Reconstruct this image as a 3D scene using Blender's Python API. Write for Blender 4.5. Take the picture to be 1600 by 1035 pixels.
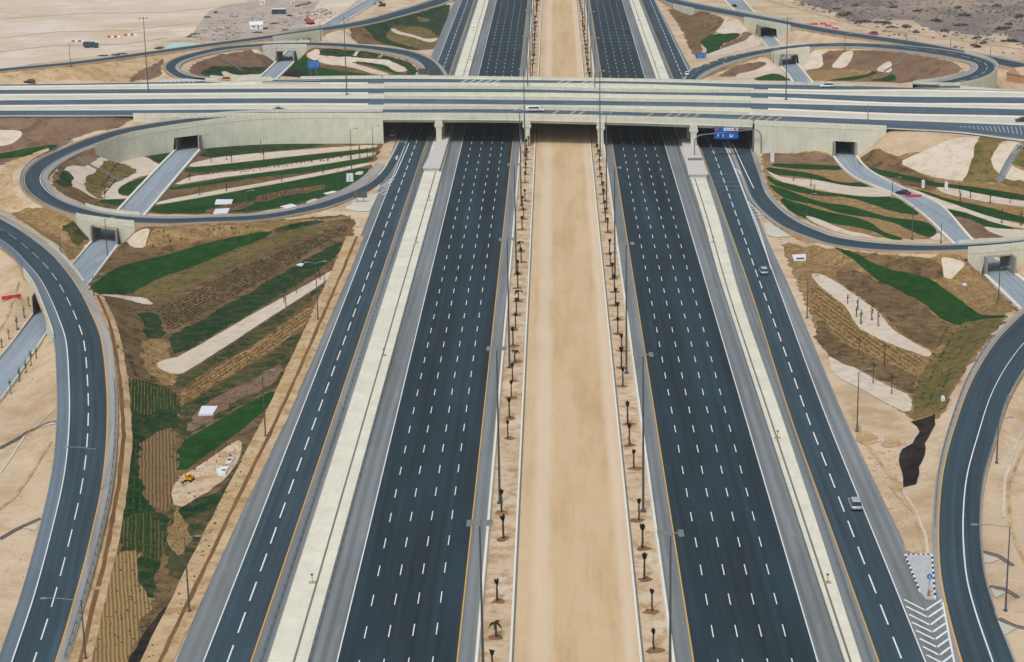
import bpy, math, random
import numpy as np
from mathutils import Vector, Matrix, geometry
random.seed(7); np.random.seed(7)
for o in list(bpy.data.objects): bpy.data.objects.remove(o)
SC = bpy.context.scene; COL = SC.collection

# ------------------------------------------------------------------ camera
FPX = 3100.0; CH = 127.0; VPX, VPY = 864.0, -365.0; ROLL = 0.012
def nrm(v): v = np.array(v, float); return v/np.linalg.norm(v)
AY = nrm((VPX-800, 517.5-VPY, -FPX))
b0 = np.array((-ROLL, 1.0, 0.0)); AZ = nrm(b0 - AY*b0.dot(AY)); AX = np.cross(AY, AZ)
RM = np.array((AX, AY, AZ))                       # camera -> world
cam = bpy.data.cameras.new('camera'); camo = bpy.data.objects.new('camera', cam); COL.objects.link(camo)
cam.sensor_width = 36; cam.lens = FPX/1600*36; cam.clip_start = 1; cam.clip_end = 30000
camo.matrix_world = Matrix.Translation((0, 0, CH)) @ Matrix([list(r) for r in RM]).to_4x4()
SC.camera = camo
SC.render.resolution_x = 1024; SC.render.resolution_y = 662
# ------------------------------------------------------------------ world, sun, exposure
SUN_EL, SUN_AZ = 58.0, 200.0
w = bpy.data.worlds.new('World'); SC.world = w; w.use_nodes = True
nt = w.node_tree; bg = nt.nodes['Background']
sky = nt.nodes.new('ShaderNodeTexSky'); sky.sky_type = 'NISHITA'; sky.sun_disc = False
sky.sun_elevation = math.radians(SUN_EL); sky.sun_rotation = math.radians(SUN_AZ)
sky.air_density = 1.0; sky.dust_density = 3.0
hs = nt.nodes.new('ShaderNodeHueSaturation'); hs.inputs['Saturation'].default_value = .45        # thin cloud greys the sky light
nt.links.new(sky.outputs[0], hs.inputs['Color']); nt.links.new(hs.outputs[0], bg.inputs[0]); bg.inputs[1].default_value = 0.125
sl = bpy.data.lights.new('sun', 'SUN'); so = bpy.data.objects.new('sun', sl); COL.objects.link(so)
sl.energy = 1.6; sl.angle = math.radians(11); sl.color = (1.0, 0.95, 0.88)
az = math.radians(SUN_AZ); el = math.radians(SUN_EL)
so.rotation_euler = Vector((math.sin(az)*math.cos(el), math.cos(az)*math.cos(el), math.sin(el))).to_track_quat('Z', 'Y').to_euler()
SC.view_settings.view_transform = 'Standard'; SC.view_settings.look = 'None'
SC.view_settings.gamma = 1; SC.view_settings.exposure = 0.06
SC.render.engine = 'CYCLES'

# ------------------------------------------------------------------ projection helpers
def P(px, py, z=0.0):
    """point of the scene at height z whose ray passes the photograph position px, py (1600 wide)"""
    d = RM @ np.array((px-800.0, 517.5-py, -FPX)); t = (z-CH)/d[2]
    return np.array((d[0]*t, d[1]*t, z))
def q(ox, oy, s, *pts): return [(ox+a/s, oy+b/s) for a, b in pts]
Z = 3.98
def A(*p): return q(0, 0, Z, *p)
def B(*p): return q(400, 0, Z, *p)
def Cc(*p): return q(800, 0, Z, *p)
def D(*p): return q(1200, 0, Z, *p)
def E(*p): return q(0, 200, Z, *p)
def F(*p): return q(400, 200, Z, *p)
def G(*p): return q(800, 200, Z, *p)
def Hh(*p): return q(1200, 200, Z, *p)
def I(*p): return q(0, 420, Z, *p)
def J(*p): return q(400, 420, Z, *p)
def L(*p): return q(1200, 420, Z, *p)
def M(*p): return q(0, 660, 2.667, *p)
def O(*p): return q(1000, 660, 2.667, *p)
def cr(r, y): return (VPX + r*(y-VPY), y)          # a point on the line parallel to the motorway

# ------------------------------------------------------------------ materials
MATS = {}
def srgb(r, g, b):
    f = lambda c: (c/255/12.92) if c/255 <= .04045 else ((c/255+.055)/1.055)**2.4
    return (f(r), f(g), f(b))
def base_mat(name, rough=.8, metal=0.0, spec=.3):
    m = bpy.data.materials.new(name); m.use_nodes = True; t = m.node_tree
    p = t.nodes['Principled BSDF']; p.inputs['Roughness'].default_value = rough
    p.inputs['Metallic'].default_value = metal; p.inputs['Specular IOR Level'].default_value = spec
    MATS[name] = m; return m, t, p
def noise(t, vec, scale, detail=4, rough=.6, stretch=None):
    n = t.nodes.new('ShaderNodeTexNoise'); n.inputs['Scale'].default_value = scale
    n.inputs['Detail'].default_value = detail; n.inputs['Roughness'].default_value = rough
    if stretch:
        mp = t.nodes.new('ShaderNodeMapping'); mp.inputs['Scale'].default_value = stretch
        t.links.new(vec, mp.inputs[0]); vec = mp.outputs[0]
    t.links.new(vec, n.inputs['Vector']); return n.outputs['Fac']
def ramp(t, fac, stops):
    r = t.nodes.new('ShaderNodeValToRGB'); e = r.color_ramp.elements
    while len(e) < len(stops): e.new(.5)
    for k, (p, c) in enumerate(stops):
        e[k].position = p; e[k].color = (c[0], c[1], c[2], 1)
    t.links.new(fac, r.inputs[0]); return r.outputs[0]
def mix(t, fac, a, b, mode='MIX'):
    m = t.nodes.new('ShaderNodeMix'); m.data_type = 'RGBA'; m.blend_type = mode
    if isinstance(fac, float): m.inputs[0].default_value = fac
    else: t.links.new(fac, m.inputs[0])
    for s, v in ((m.inputs[6], a), (m.inputs[7], b)):
        if isinstance(v, tuple): s.default_value = (v[0], v[1], v[2], 1)
        else: t.links.new(v, s)
    return m.outputs[2]
def bump(t, p, fac, strength, dist):
    b = t.nodes.new('ShaderNodeBump'); b.inputs['Strength'].default_value = strength
    b.inputs['Distance'].default_value = dist; t.links.new(fac, b.inputs['Height'])
    t.links.new(b.outputs[0], p.inputs['Normal'])
def pos(t): return t.nodes.new('ShaderNodeNewGeometry').outputs['Position']
def uv(t):
    n = t.nodes.new('ShaderNodeUVMap'); n.uv_map = 'UVMap'; return n.outputs[0]
def rgbmul(c, k): return tuple(min(1, v*k) for v in c)

def ground_mat(name, c1, c2, c3=None, s1=.03, s2=.35, s3=2.2, fine=.3, bmp=.4, stretch=None, rough=.95):
    """earth: large patches c1/c2, medium blotches c3, fine grain"""
    m, t, p = base_mat(name, rough, 0, .1); v = pos(t)
    a = noise(t, v, s1, 5, .6, stretch)
    col = ramp(t, a, [(.36, c1), (.64, c2)])
    if c3:
        bfac = noise(t, v, s2, 6, .7, stretch)
        k = ramp(t, bfac, [(.47, (0, 0, 0)), (.63, (1, 1, 1))]); col = mix(t, k, col, c3)
    g = noise(t, v, s3, 3, .7)
    g2 = noise(t, v, s2*1.7, 6, .75)
    gr = ramp(t, g, [(.25, (1-fine,)*3), (.75, (1+fine*.45,)*3)])
    gr2 = ramp(t, g2, [(.3, (1-fine*.8,)*3), (.7, (1+fine*.35,)*3)])
    col = mix(t, 1.0, col, gr, 'MULTIPLY'); col = mix(t, 1.0, col, gr2, 'MULTIPLY')
    t.links.new(col, p.inputs['Base Color']); bump(t, p, g2, bmp, 1.0)
    return m
SAND = ground_mat('sand', srgb(198, 177, 149), srgb(212, 192, 165), srgb(182, 157, 126), .012, .07, 1.6, .15, .35)
MEDSAND = ground_mat('median_sand', srgb(199, 173, 135), srgb(206, 181, 146), srgb(190, 163, 124), .02, .12, 1.5, .07, .1, (1.2, .12, 1))
def med_bands():
    t = MEDSAND.node_tree; p = t.nodes['Principled BSDF']; lk = p.inputs['Base Color'].links[0]; src = lk.from_socket
    sx = t.nodes.new('ShaderNodeSeparateXYZ'); t.links.new(pos(t), sx.inputs[0]); nz = noise(t, pos(t), .5, 4, .7, (1, .08, 1))
    ad = t.nodes.new('ShaderNodeMath'); ad.operation = 'MULTIPLY_ADD'; t.links.new(nz, ad.inputs[0]); ad.inputs[1].default_value = 2.2; t.links.new(sx.outputs[0], ad.inputs[2])
    mr = t.nodes.new('ShaderNodeMapRange'); mr.inputs[1].default_value = -6; mr.inputs[2].default_value = 15; t.links.new(ad.outputs[0], mr.inputs[0])
    k = ramp(t, mr.outputs[0], [(.06, (.1,)*3), (.14, (.55,)*3), (.22, (.5,)*3), (.27, (0,)*3), (.74, (0,)*3), (.8, (.6,)*3), (.86, (.45,)*3), (.93, (.1,)*3)])
    t.links.new(mix(t, k, src, srgb(216, 200, 178)), p.inputs['Base Color'])
med_bands()
VERGE = ground_mat('verge_sand', srgb(212, 196, 174), srgb(198, 174, 142), srgb(176, 144, 106), .08, .3, 1.6, .14, .3)
PALE = ground_mat('pale_gravel', srgb(203, 190, 172), srgb(210, 199, 184), srgb(192, 176, 155), .03, .3, 2.0, .07, .1)
LOT = ground_mat('pale_lot', srgb(211, 196, 180), srgb(198, 178, 154), srgb(218, 207, 195), .010, .035, .5, .06, .1, (.7, .8, 1))
COMPOUND = ground_mat('compound_ground', srgb(178, 167, 157), srgb(198, 183, 168), srgb(160, 147, 136), .03, .12, 1.2, .13, .2)
SOIL = ground_mat('brown_soil', srgb(122, 98, 70), srgb(150, 122, 86), srgb(92, 76, 54), .05, .28, 1.4, .36, .9)
REDSOIL = ground_mat('red_brown_soil', srgb(126, 101, 82), srgb(142, 117, 95), srgb(108, 86, 68), .03, .18, 1.4, .22, .4)
OCHRE = ground_mat('ochre_soil', srgb(165, 136, 92), srgb(148, 120, 78), srgb(188, 158, 114), .06, .4, 1.5, .34, .8)
OLIVE = ground_mat('olive_turf', srgb(122, 112, 66), srgb(150, 128, 84), srgb(88, 92, 48), .07, .4, 1.6, .36, .8)
LAWN = ground_mat('lawn', srgb(18, 66, 24), srgb(30, 82, 32), srgb(58, 84, 40), .05, .3, 2.2, .34, .6)
DLAWN = ground_mat('dark_lawn', srgb(20, 60, 36), srgb(44, 76, 44), srgb(84, 88, 54), .07, .32, 1.8, .4, .8)
SCRUBG = ground_mat('scrub_green', srgb(40, 70, 40), srgb(88, 92, 56), srgb(130, 106, 70), .09, .3, 1.5, .42, .9)
BERM = ground_mat('berm_sand', srgb(204, 180, 144), srgb(192, 164, 124), srgb(170, 140, 100), .05, .2, 1.2, .2, .4)
DITCH = ground_mat('ditch_soil', srgb(118, 88, 56), srgb(136, 104, 68), None, .05, .3, 1.2, .25, .4)
MUD = ground_mat('dark_mud', srgb(40, 36, 36), srgb(66, 56, 50), srgb(30, 28, 30), .08, .3, 1.4, .3, .5)
POND = ground_mat('turquoise_pond', srgb(160, 205, 192), srgb(172, 212, 200), None, .05, .3, 1, .04, .05, None, .3)
def rocky():
    m, t, p = base_mat('rocky_scrub', .95, 0, .1); v = pos(t)
    a = noise(t, v, .006, 6, .6); b = noise(t, v, .05, 8, .75, (1, .6, 1)); c = noise(t, v, .35, 5, .8)
    c1 = ramp(t, a, [(.3, srgb(172, 156, 138)), (.52, srgb(130, 122, 120))])
    c2 = mix(t, ramp(t, b, [(.45, (0, 0, 0)), (.6, (1, 1, 1))]), c1, srgb(122, 110, 104))
    c3 = mix(t, ramp(t, c, [(.55, (0, 0, 0)), (.66, (1, 1, 1))]), c2, srgb(96, 88, 78))
    t.links.new(c3, p.inputs['Base Color']); bump(t, p, b, .8, 2.5)
rocky(); ROCKY = MATS['rocky_scrub']
def rocky2():
    m, t, p = base_mat('pale_scrub', .95, 0, .1); v = pos(t)
    b = noise(t, v, .04, 8, .75, (1, .6, 1)); c = noise(t, v, .3, 5, .8)
    c1 = ramp(t, b, [(.38, srgb(170, 150, 128)), (.62, srgb(208, 186, 160))])
    c3 = mix(t, ramp(t, c, [(.58, (0, 0, 0)), (.68, (1, 1, 1))]), c1, srgb(128, 114, 96))
    t.links.new(c3, p.inputs['Base Color']); bump(t, p, b, .6, 2)
rocky2(); PSCRUB = MATS['pale_scrub']
def furrow(name, c1, c2, ang, period):
    m, t, p = base_mat(name, .95, 0, .1); v = pos(t)
    mp = t.nodes.new('ShaderNodeMapping'); mp.inputs['Rotation'].default_value = (0, 0, ang); t.links.new(v, mp.inputs[0])
    wv = t.nodes.new('ShaderNodeTexWave'); wv.inputs['Scale'].default_value = 2*math.pi/20/period
    wv.inputs['Distortion'].default_value = 2.2; wv.inputs['Detail'].default_value = 4; wv.inputs['Detail Scale'].default_value = .35
    t.links.new(mp.outputs[0], wv.inputs[0])
    n = noise(t, v, .25, 6, .7); n2 = noise(t, v, 1.2, 4, .7)
    f = t.nodes.new('ShaderNodeMath'); f.operation = 'MULTIPLY_ADD'; t.links.new(n2, f.inputs[0]); f.inputs[1].default_value = .9
    t.links.new(wv.outputs['Fac'], f.inputs[2])
    col = ramp(t, f.outputs[0], [(.5, c1), (1.0, c2)])
    col = mix(t, ramp(t, n, [(.35, (.25,)*3), (.7, (0,)*3)]), col, rgbmul(c1, .8))
    t.links.new(col, p.inputs['Base Color']); bump(t, p, wv.outputs['Fac'], .7, .5)
    return m
FUR1 = furrow('furrowed_brown', srgb(112, 88, 62), srgb(146, 120, 88), math.radians(-11), .66)
FUR2 = furrow('furrowed_tan', srgb(136, 112, 72), srgb(172, 144, 98), math.radians(-13), .62)
FURG = furrow('furrowed_green', srgb(42, 64, 36), srgb(102, 96, 60), math.radians(-11), .66)

def asphalt(name, c, streak=.22, patch=.10, tint=None, lanes=None):
    m, t, p = base_mat(name, .85, 0, .12); v = uv(t)
    a = noise(t, v, 1.0, 4, .6, (.9, .006, 1)); b = noise(t, v, 1.0, 4, .55, (.12, .015, 1)); g = noise(t, pos(t), 1.1, 4, .8)
    k1 = ramp(t, a, [(.3, (1-streak,)*3), (.7, (1+streak,)*3)]); k2 = ramp(t, b, [(.3, (1-patch,)*3), (.7, (1+patch,)*3)])
    k3 = ramp(t, g, [(.3, (.92,)*3), (.7, (1.06,)*3)])
    col = mix(t, 1.0, mix(t, 1.0, mix(t, 1.0, c, k1, 'MULTIPLY'), k2, 'MULTIPLY'), k3, 'MULTIPLY')
    # wheel paths, paving joints and cross patches follow the road's own length and width
    wv = t.nodes.new('ShaderNodeTexWave'); wv.inputs['Scale'].default_value = 2*math.pi/20/1.825; wv.inputs['Distortion'].default_value = 1.2; wv.inputs['Detail'].default_value = 2
    mp = t.nodes.new('ShaderNodeMapping'); mp.inputs['Scale'].default_value = (1, .012, 1); t.links.new(v, mp.inputs[0]); t.links.new(mp.outputs[0], wv.inputs[0])
    col = mix(t, 1.0, col, ramp(t, wv.outputs['Fac'], [(0, (.93,)*3), (1, (1.08,)*3)]), 'MULTIPLY')
    vo = t.nodes.new('ShaderNodeTexVoronoi'); vo.distance = 'CHEBYCHEV'; mp2 = t.nodes.new('ShaderNodeMapping'); mp2.inputs['Scale'].default_value = (.27, .02, 1); t.links.new(v, mp2.inputs[0]); t.links.new(mp2.outputs[0], vo.inputs['Vector']); vo.inputs['Scale'].default_value = 1
    sp = t.nodes.new('ShaderNodeSeparateColor'); t.links.new(vo.outputs['Color'], sp.inputs[0])
    col = mix(t, 1.0, col, ramp(t, sp.outputs[0], [(0, (.93,)*3), (.5, (1,)*3), (1, (1.09,)*3)]), 'MULTIPLY')
    st = noise(t, v, 1.0, 3, .6, (.5, .05, 1)); col = mix(t, ramp(t, st, [(.62, (0,)*3), (.74, (.28,)*3)]), col, rgbmul(c, 1.9))
    if tint: col = mix(t, ramp(t, b, [(.45, (0,)*3), (.75, (.55,)*3)]), col, tint)
    t.links.new(col, p.inputs['Base Color']); return m
LANE = asphalt('dark_asphalt', srgb(43, 56, 63), .26, .15, srgb(44, 68, 80))
LANE2 = asphalt('slip_asphalt', srgb(58, 73, 82), .22, .14, srgb(58, 86, 100))
DECKA = asphalt('deck_asphalt', srgb(78, 96, 108), .12, .1, srgb(92, 118, 134))
SHLD = asphalt('shoulder_asphalt', srgb(118, 124, 126), .18, .14)
SHLDB = asphalt('blue_grey_shoulder', srgb(104, 117, 128), .12, .12)
SHLD2 = asphalt('dusty_shoulder', srgb(142, 143, 141), .12, .16, srgb(170, 158, 142))
SIDE = asphalt('side_road_asphalt', srgb(140, 152, 162), .06, .12)
def concrete(name, c, var=.12, scale=.25, panel=None, rough=.85):
    m, t, p = base_mat(name, rough, 0, .2); v = uv(t)
    a = noise(t, v, scale, 5, .65); b = noise(t, v, 1.2, 4, .7, (1, .18, 1)); 
    col = mix(t, 1.0, c, ramp(t, a, [(.3, (1-var,)*3), (.7, (1+var*.6,)*3)]), 'MULTIPLY')
    col = mix(t, 1.0, col, ramp(t, b, [(.3, (1-var*.7,)*3), (.7, (1.03,)*3)]), 'MULTIPLY')
    if panel:
        br = t.nodes.new('ShaderNodeTexBrick'); br.offset = 0; br.inputs['Scale'].default_value = 1
        br.inputs['Brick Width'].default_value = panel[0]; br.inputs['Row Height'].default_value = panel[1]
        br.inputs['Mortar Size'].default_value = .05; br.inputs['Mortar Smooth'].default_value = .3
        br.inputs['Color1'].default_value = (1, 1, 1, 1); br.inputs['Color2'].default_value = (.95, .95, .95, 1); br.inputs['Mortar'].default_value = (.84, .84, .84, 1)
        t.links.new(v, br.inputs[0]); col = mix(t, 1.0, col, br.outputs[0], 'MULTIPLY')
    t.links.new(col, p.inputs['Base Color']); return m
WALLM = concrete('wall_panels', srgb(212, 213, 194), .13, .2, (2.0, 20.0))
PARA = concrete('parapet_concrete', srgb(214, 214, 196), .13, .3, (6.0, 90.0))
BARR = concrete('barrier_concrete', srgb(222, 219, 206), .08, .5)
STRIP = concrete('strip_concrete', srgb(220, 218, 200), .12, .12, (400.0, 6.0))
MEDC = concrete('median_concrete', srgb(204, 202, 188), .12, .1, (8.0, 400.0))
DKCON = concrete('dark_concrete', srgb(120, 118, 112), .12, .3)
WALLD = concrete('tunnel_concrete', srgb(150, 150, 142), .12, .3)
def plain(name, c, rough=.6, metal=0.0, spec=.4, var=.08):
    m, t, p = base_mat(name, rough, metal, spec)
    n = noise(t, pos(t), 1.3, 3, .6)
    t.links.new(mix(t, 1.0, c, ramp(t, n, [(.3, (1-var,)*3), (.7, (1+var*.5,)*3)]), 'MULTIPLY'), p.inputs['Base Color']); return m
WHITE = plain('white_paint', srgb(222, 226, 226), .6, 0, .3, .14)
WORN = plain('worn_white_paint', srgb(176, 184, 188), .7, 0, .3, .3)
YEL = plain('yellow_paint', srgb(214, 166, 76), .6, 0, .3, .15)
ORWORN = plain('worn_yellow_paint', srgb(188, 158, 112), .7, 0, .3, .2)
BLACKP = plain('black_paint', srgb(40, 42, 48), .6)
RUMBLE = plain('rumble_grey', srgb(98, 108, 112), .8)
STEEL = plain('galvanised_steel', srgb(138, 145, 150), .5, .5, .5)
DSTEEL = plain('dark_steel', srgb(88, 94, 100), .5, .4, .5)
BLUE = plain('sign_blue', srgb(14, 92, 180), .4)
SBLUE = plain('round_sign_blue', srgb(20, 120, 200), .4)
GLASS = plain('car_glass', srgb(26, 34, 42), .12, 0, .8)
TYRE = plain('tyre_rubber', srgb(26, 26, 28), .8)
SILV = plain('silver_paint', srgb(176, 188, 194), .3, .3, .5)
WHP = plain('white_car_paint', srgb(224, 228, 232), .3, 0, .5)
BLKP = plain('dark_car_paint', srgb(28, 36, 46), .3, 0, .5)
NAVY = plain('navy_paint', srgb(44, 66, 84), .4, 0, .5)
ORG = plain('orange_paint', srgb(220, 150, 50), .4, 0, .5)
REDP = plain('red_paint', srgb(186, 44, 44), .5)
LRED = plain('faded_red', srgb(176, 84, 72), .6)
YELM = plain('machine_yellow', srgb(226, 160, 30), .45)
TRUNK = plain('palm_trunk', srgb(78, 64, 52), .9, 0, .1, .3)
FROND = plain('palm_frond', srgb(44, 52, 34), .8, 0, .2, .3)
LEAF = plain('young_leaf', srgb(62, 84, 40), .8, 0, .2, .35)
BUSHM = plain('bush_leaf', srgb(92, 90, 78), .9, 0, .1, .35)
SHR1 = plain('dry_shrub', srgb(72, 68, 50), .95, 0, .1, .4)
SHR2 = plain('golden_shrub', srgb(112, 90, 50), .95, 0, .1, .4)
SHR3 = plain('green_shrub', srgb(48, 78, 38), .95, 0, .1, .4)
BROWNB = plain('brown_cladding', srgb(186, 146, 116), .8)
ROOFP = plain('pale_cladding', srgb(196, 168, 140), .8)

# ------------------------------------------------------------------ mesh helpers
def tag(o, label=None, cat=None, group=None, kind=None):
    if label: o['label'] = label
    if cat: o['category'] = cat
    if group: o['group'] = group
    if kind: o['kind'] = kind
    return o
def mesh(name, V, Fs, mat, parent=None, UV=None, smooth=False, mats=None, mi=None):
    me = bpy.data.meshes.new(name); me.from_pydata([tuple(map(float, v)) for v in V], [], [tuple(map(int, f)) for f in Fs])
    for m_ in (mats or [mat]): me.materials.append(m_)
    if mi is not None: me.polygons.foreach_set('material_index', mi)
    if UV is not None:
        ul = me.uv_layers.new(name='UVMap'); li = np.empty(len(me.loops), int); me.loops.foreach_get('vertex_index', li)
        ul.data.foreach_set('uv', np.array(UV, float)[li].ravel())
    if smooth: me.polygons.foreach_set('use_smooth', [True]*len(me.polygons))
    me.update(); o = bpy.data.objects.new(name, me); COL.objects.link(o)
    if parent: o.parent = parent
    return o
def struct(o): o['kind'] = 'structure'; return o
def empty(name, loc=(0, 0, 0), rz=0.0):
    o = bpy.data.objects.new(name, None); COL.objects.link(o); o.location = tuple(map(float, loc)); o.rotation_euler = (0, 0, rz); o.empty_display_size = 1; return o
class MB:
    def __init__(s): s.V = []; s.F = []; s.UV = []; s.MI = []
    def add(s, V, Fs, mi=0, UV=None):
        b = len(s.V); s.V += [tuple(v) for v in V]; s.F += [tuple(b+i for i in f) for f in Fs]; s.MI += [mi]*len(Fs)
        s.UV += list(UV) if UV is not None else [(v[0]+v[1]*.7, v[2]) for v in V]
    def box(s, x0, x1, y0, y1, z0, z1, mi=0, bev=0):
        V = [(x, y, z) for z in (z0, z1) for y in (y0, y1) for x in (x0, x1)]
        if bev: V = [(x + (bev if x == x0 else -bev)*(z == z1), y + (bev if y == y0 else -bev)*(z == z1), z) for x, y, z in V]
        s.add(V, [(0, 2, 3, 1), (4, 5, 7, 6), (0, 1, 5, 4), (2, 6, 7, 3), (0, 4, 6, 2), (1, 3, 7, 5)], mi)
    def tube(s, a, b, r0, r1=None, n=8, mi=0, caps=True):
        a = Vector(a); b = Vector(b); r1 = r0 if r1 is None else r1; d = (b-a)
        if d.length < 1e-6: return
        qd = d.to_track_quat('Z', 'Y'); V = []
        for c, r in ((a, r0), (b, r1)):
            for k in range(n):
                t = 2*math.pi*k/n; V.append(tuple(c + qd @ Vector((r*math.cos(t), r*math.sin(t), 0))))
        Fs = [(k, (k+1) % n, n+(k+1) % n, n+k) for k in range(n)]
        if caps: Fs += [tuple(range(n-1, -1, -1)), tuple(range(n, 2*n))]
        s.add(V, Fs, mi)
    def path(s, pts, r, n=8, mi=0):
        for a, b in zip(pts[:-1], pts[1:]): s.tube(a, b, r, r, n, mi)
    def prism(s, prof, y0, y1, mi=0, taper=0):     # profile in x,z extruded along y
        n = len(prof); V = [(x, y0, z) for x, z in prof]+[(x, y1, z) for x, z in prof]
        s.add(V, [(k, (k+1) % n, n+(k+1) % n, n+k) for k in range(n)]+[tuple(range(n-1, -1, -1)), tuple(range(n, 2*n))], mi)
    def build(s, name, mat, parent=None, mats=None, smooth=False):
        return mesh(name, s.V, s.F, mat, parent, s.UV, smooth, mats, s.MI if mats else None)
def copy_tree(o, parent=None):
    c = o.copy(); COL.objects.link(c); c.parent = parent
    for ch in list(o.children): copy_tree(ch, c)
    return c

# ------------------------------------------------------------------ ribbons: roads traced by their two edges
class Rib:
    def __init__(s, st, step=3.0, arrays=None):
        """st: (lx, ly, rx, ry, z[, flagL, flagR]) per station"""
        st = [tuple(a)+('n', 'n') if len(a) == 5 else tuple(a) for a in st]
        Lp = np.array([P(a[0], a[1], a[4]) for a in st]); Rp = np.array([P(a[2], a[3], a[4]) for a in st])
        n = len(st); Ls, Rs, U = [], [], []
        def crm(p, i, t):
            p0 = p[max(i-1, 0)]; p1 = p[i]; p2 = p[i+1]; p3 = p[min(i+2, n-1)]
            # centripetal tangents
            d01 = max(np.linalg.norm(p1-p0)**.5, 1e-3); d12 = max(np.linalg.norm(p2-p1)**.5, 1e-3); d23 = max(np.linalg.norm(p3-p2)**.5, 1e-3)
            m1 = (p2-p1) if i == 0 else (p1-p0)/d01*d12*0 + ((p2-p1)/d12-(p2-p0)/(d01+d12)+(p1-p0)/d01)*d12
            m2 = (p2-p1) if i == n-2 else ((p3-p2)/d23-(p3-p1)/(d12+d23)+(p2-p1)/d12)*d12
            return (2*t**3-3*t**2+1)*p1+(t**3-2*t**2+t)*m1+(-2*t**3+3*t**2)*p2+(t**3-t**2)*m2
        for i in range(n-1):
            c = (np.linalg.norm(Lp[i+1]-Lp[i])+np.linalg.norm(Rp[i+1]-Rp[i]))/2
            k = max(2, int(c/step))
            for j in range(k):
                t = j/k; Ls.append(crm(Lp, i, t)); Rs.append(crm(Rp, i, t)); U.append(i+t)
        Ls.append(Lp[-1]); Rs.append(Rp[-1]); U.append(n-1.0)
        s.L = np.array(Ls); s.R = np.array(Rs); s.U = np.array(U); s.st = st
        s.R[:, 2] = s.L[:, 2] = (s.L[:, 2]+s.R[:, 2])/2
        s.C = (s.L+s.R)/2; dd = np.diff(s.C, axis=0); s.S = np.concatenate(([0], np.cumsum(np.linalg.norm(dd, axis=1))))
        W = s.R-s.L; s.W = np.linalg.norm(W, axis=1); s.N = W/s.W[:, None]      # unit vector left->right
        T = np.gradient(s.C, axis=0); s.T = T/np.linalg.norm(T, axis=1)[:, None]
        Np = np.stack((s.T[:, 1], -s.T[:, 0], s.T[:, 0]*0), 1); sg = np.sign((Np*s.N).sum(1))[:, None]; s.NP = Np*sg; s.NP /= np.linalg.norm(s.NP, axis=1)[:, None]
        s.HW = s.W/2*np.abs((s.NP*s.N).sum(1))
        s.fl = [st[min(int(u), n-1)][5] for u in U]; s.fr = [st[min(int(u), n-1)][6] for u in U]
    def pt(s, t, off=0, lift=0):
        p = s.L+(s.R-s.L)*(t if np.isscalar(t) else np.asarray(t)[:, None])+s.N*off; p = p.copy(); p[:, 2] += lift; return p
    def sel(s, u0, u1): return np.where((s.U >= u0-1e-6) & (s.U <= u1+1e-6))[0]
def sheet(name, Pa, Pb, S, mat, parent=None, div=1):
    """strip between two polylines"""
    n = len(Pa); V = []; UV = []; Fs = []
    for k in range(div+1):
        f = k/div; V += list(Pa*(1-f)+Pb*f)
        w = np.linalg.norm(Pb-Pa, axis=1)*f; UV += [(float(a), float(b)) for a, b in zip(w, S)]
    for k in range(div):
        for i in range(n-1): Fs.append((k*n+i, k*n+i+1, (k+1)*n+i+1, (k+1)*n+i))
    return mesh(name, V, Fs, mat, parent, UV)
def rstrip(name, rib, t0, o0, t1, o1, lift, mat, parent=None, u0=0, u1=99):
    i = rib.sel(u0, u1); return sheet(name, rib.pt(t0, o0, lift)[i], rib.pt(t1, o1, lift)[i], rib.S[i], mat, parent)
def line(name, rib, t, off, width, lift, mat, parent=None, u0=0, u1=99):
    return rstrip(name, rib, t, off-width/2, t, off+width/2, lift, mat, parent, u0, u1)
def dashes(name, rib, lanes, width, lift, mat, dash, period, parent=None, u0=0, u1=99, phase=0, shear=0):
    mb = MB(); i = rib.sel(u0, u1); S = rib.S; s0, s1 = S[i[0]], S[i[-1]]
    for ln, (t, off) in enumerate(lanes):
        c = rib.pt(t, off, lift); N = rib.N
        s = s0 - s0 % period + phase + shear*ln
        while s < s1:
            if s >= s0:
                ss = np.array((s, s+dash)); p = np.array([np.interp(ss, S, c[:, k]) for k in range(3)]).T
                nn = np.array([np.interp(s, S, N[:, k]) for k in range(3)])*width/2
                mb.add([p[0]-nn, p[1]-nn, p[1]+nn, p[0]+nn], [(0, 1, 2, 3)])
            s += period
    return mb.build(name, mat, parent)
def extrude(name, Pc, N, S, prof, mat, parent=None):
    """sweep a closed profile [(lateral, up)] along polyline Pc"""
    n = len(Pc); k = len(prof); V = []; UV = []; Fs = []
    for i in range(n):
        acc = 0
        for j, (a, b) in enumerate(prof):
            V.append(Pc[i]+N[i]*a+np.array((0, 0, b))); UV.append((float(S[i]), float(b+a)))
    for i in range(n-1):
        for j in range(k): Fs.append((i*k+j, i*k+(j+1) % k, (i+1)*k+(j+1) % k, (i+1)*k+j))
    Fs += [tuple(range(k-1, -1, -1)), tuple((n-1)*k+j for j in range(k))]
    return mesh(name, V, Fs, mat, parent, UV)
JERSEY = [(-.3, -.1), (.3, -.1), (.3, .08), (.14, .33), (.1, .85), (-.1, .85), (-.14, .33), (-.3, .08)]
PARAP = [(-.22, -.25), (.22, -.25), (.2, 1.1), (-.2, 1.1)]
KERB = [(-.15, -.1), (.15, -.1), (.15, .14), (-.15, .14)]
def barrier(rib, t, off, prof, mat, name, label, cat, u0=0, u1=99, lift=.1, group=None):
    i = rib.sel(u0, u1); o = extrude(name, rib.pt(t, off, lift)[i], rib.N[i], rib.S[i], prof, mat)
    return tag(o, label, cat, group)
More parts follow.
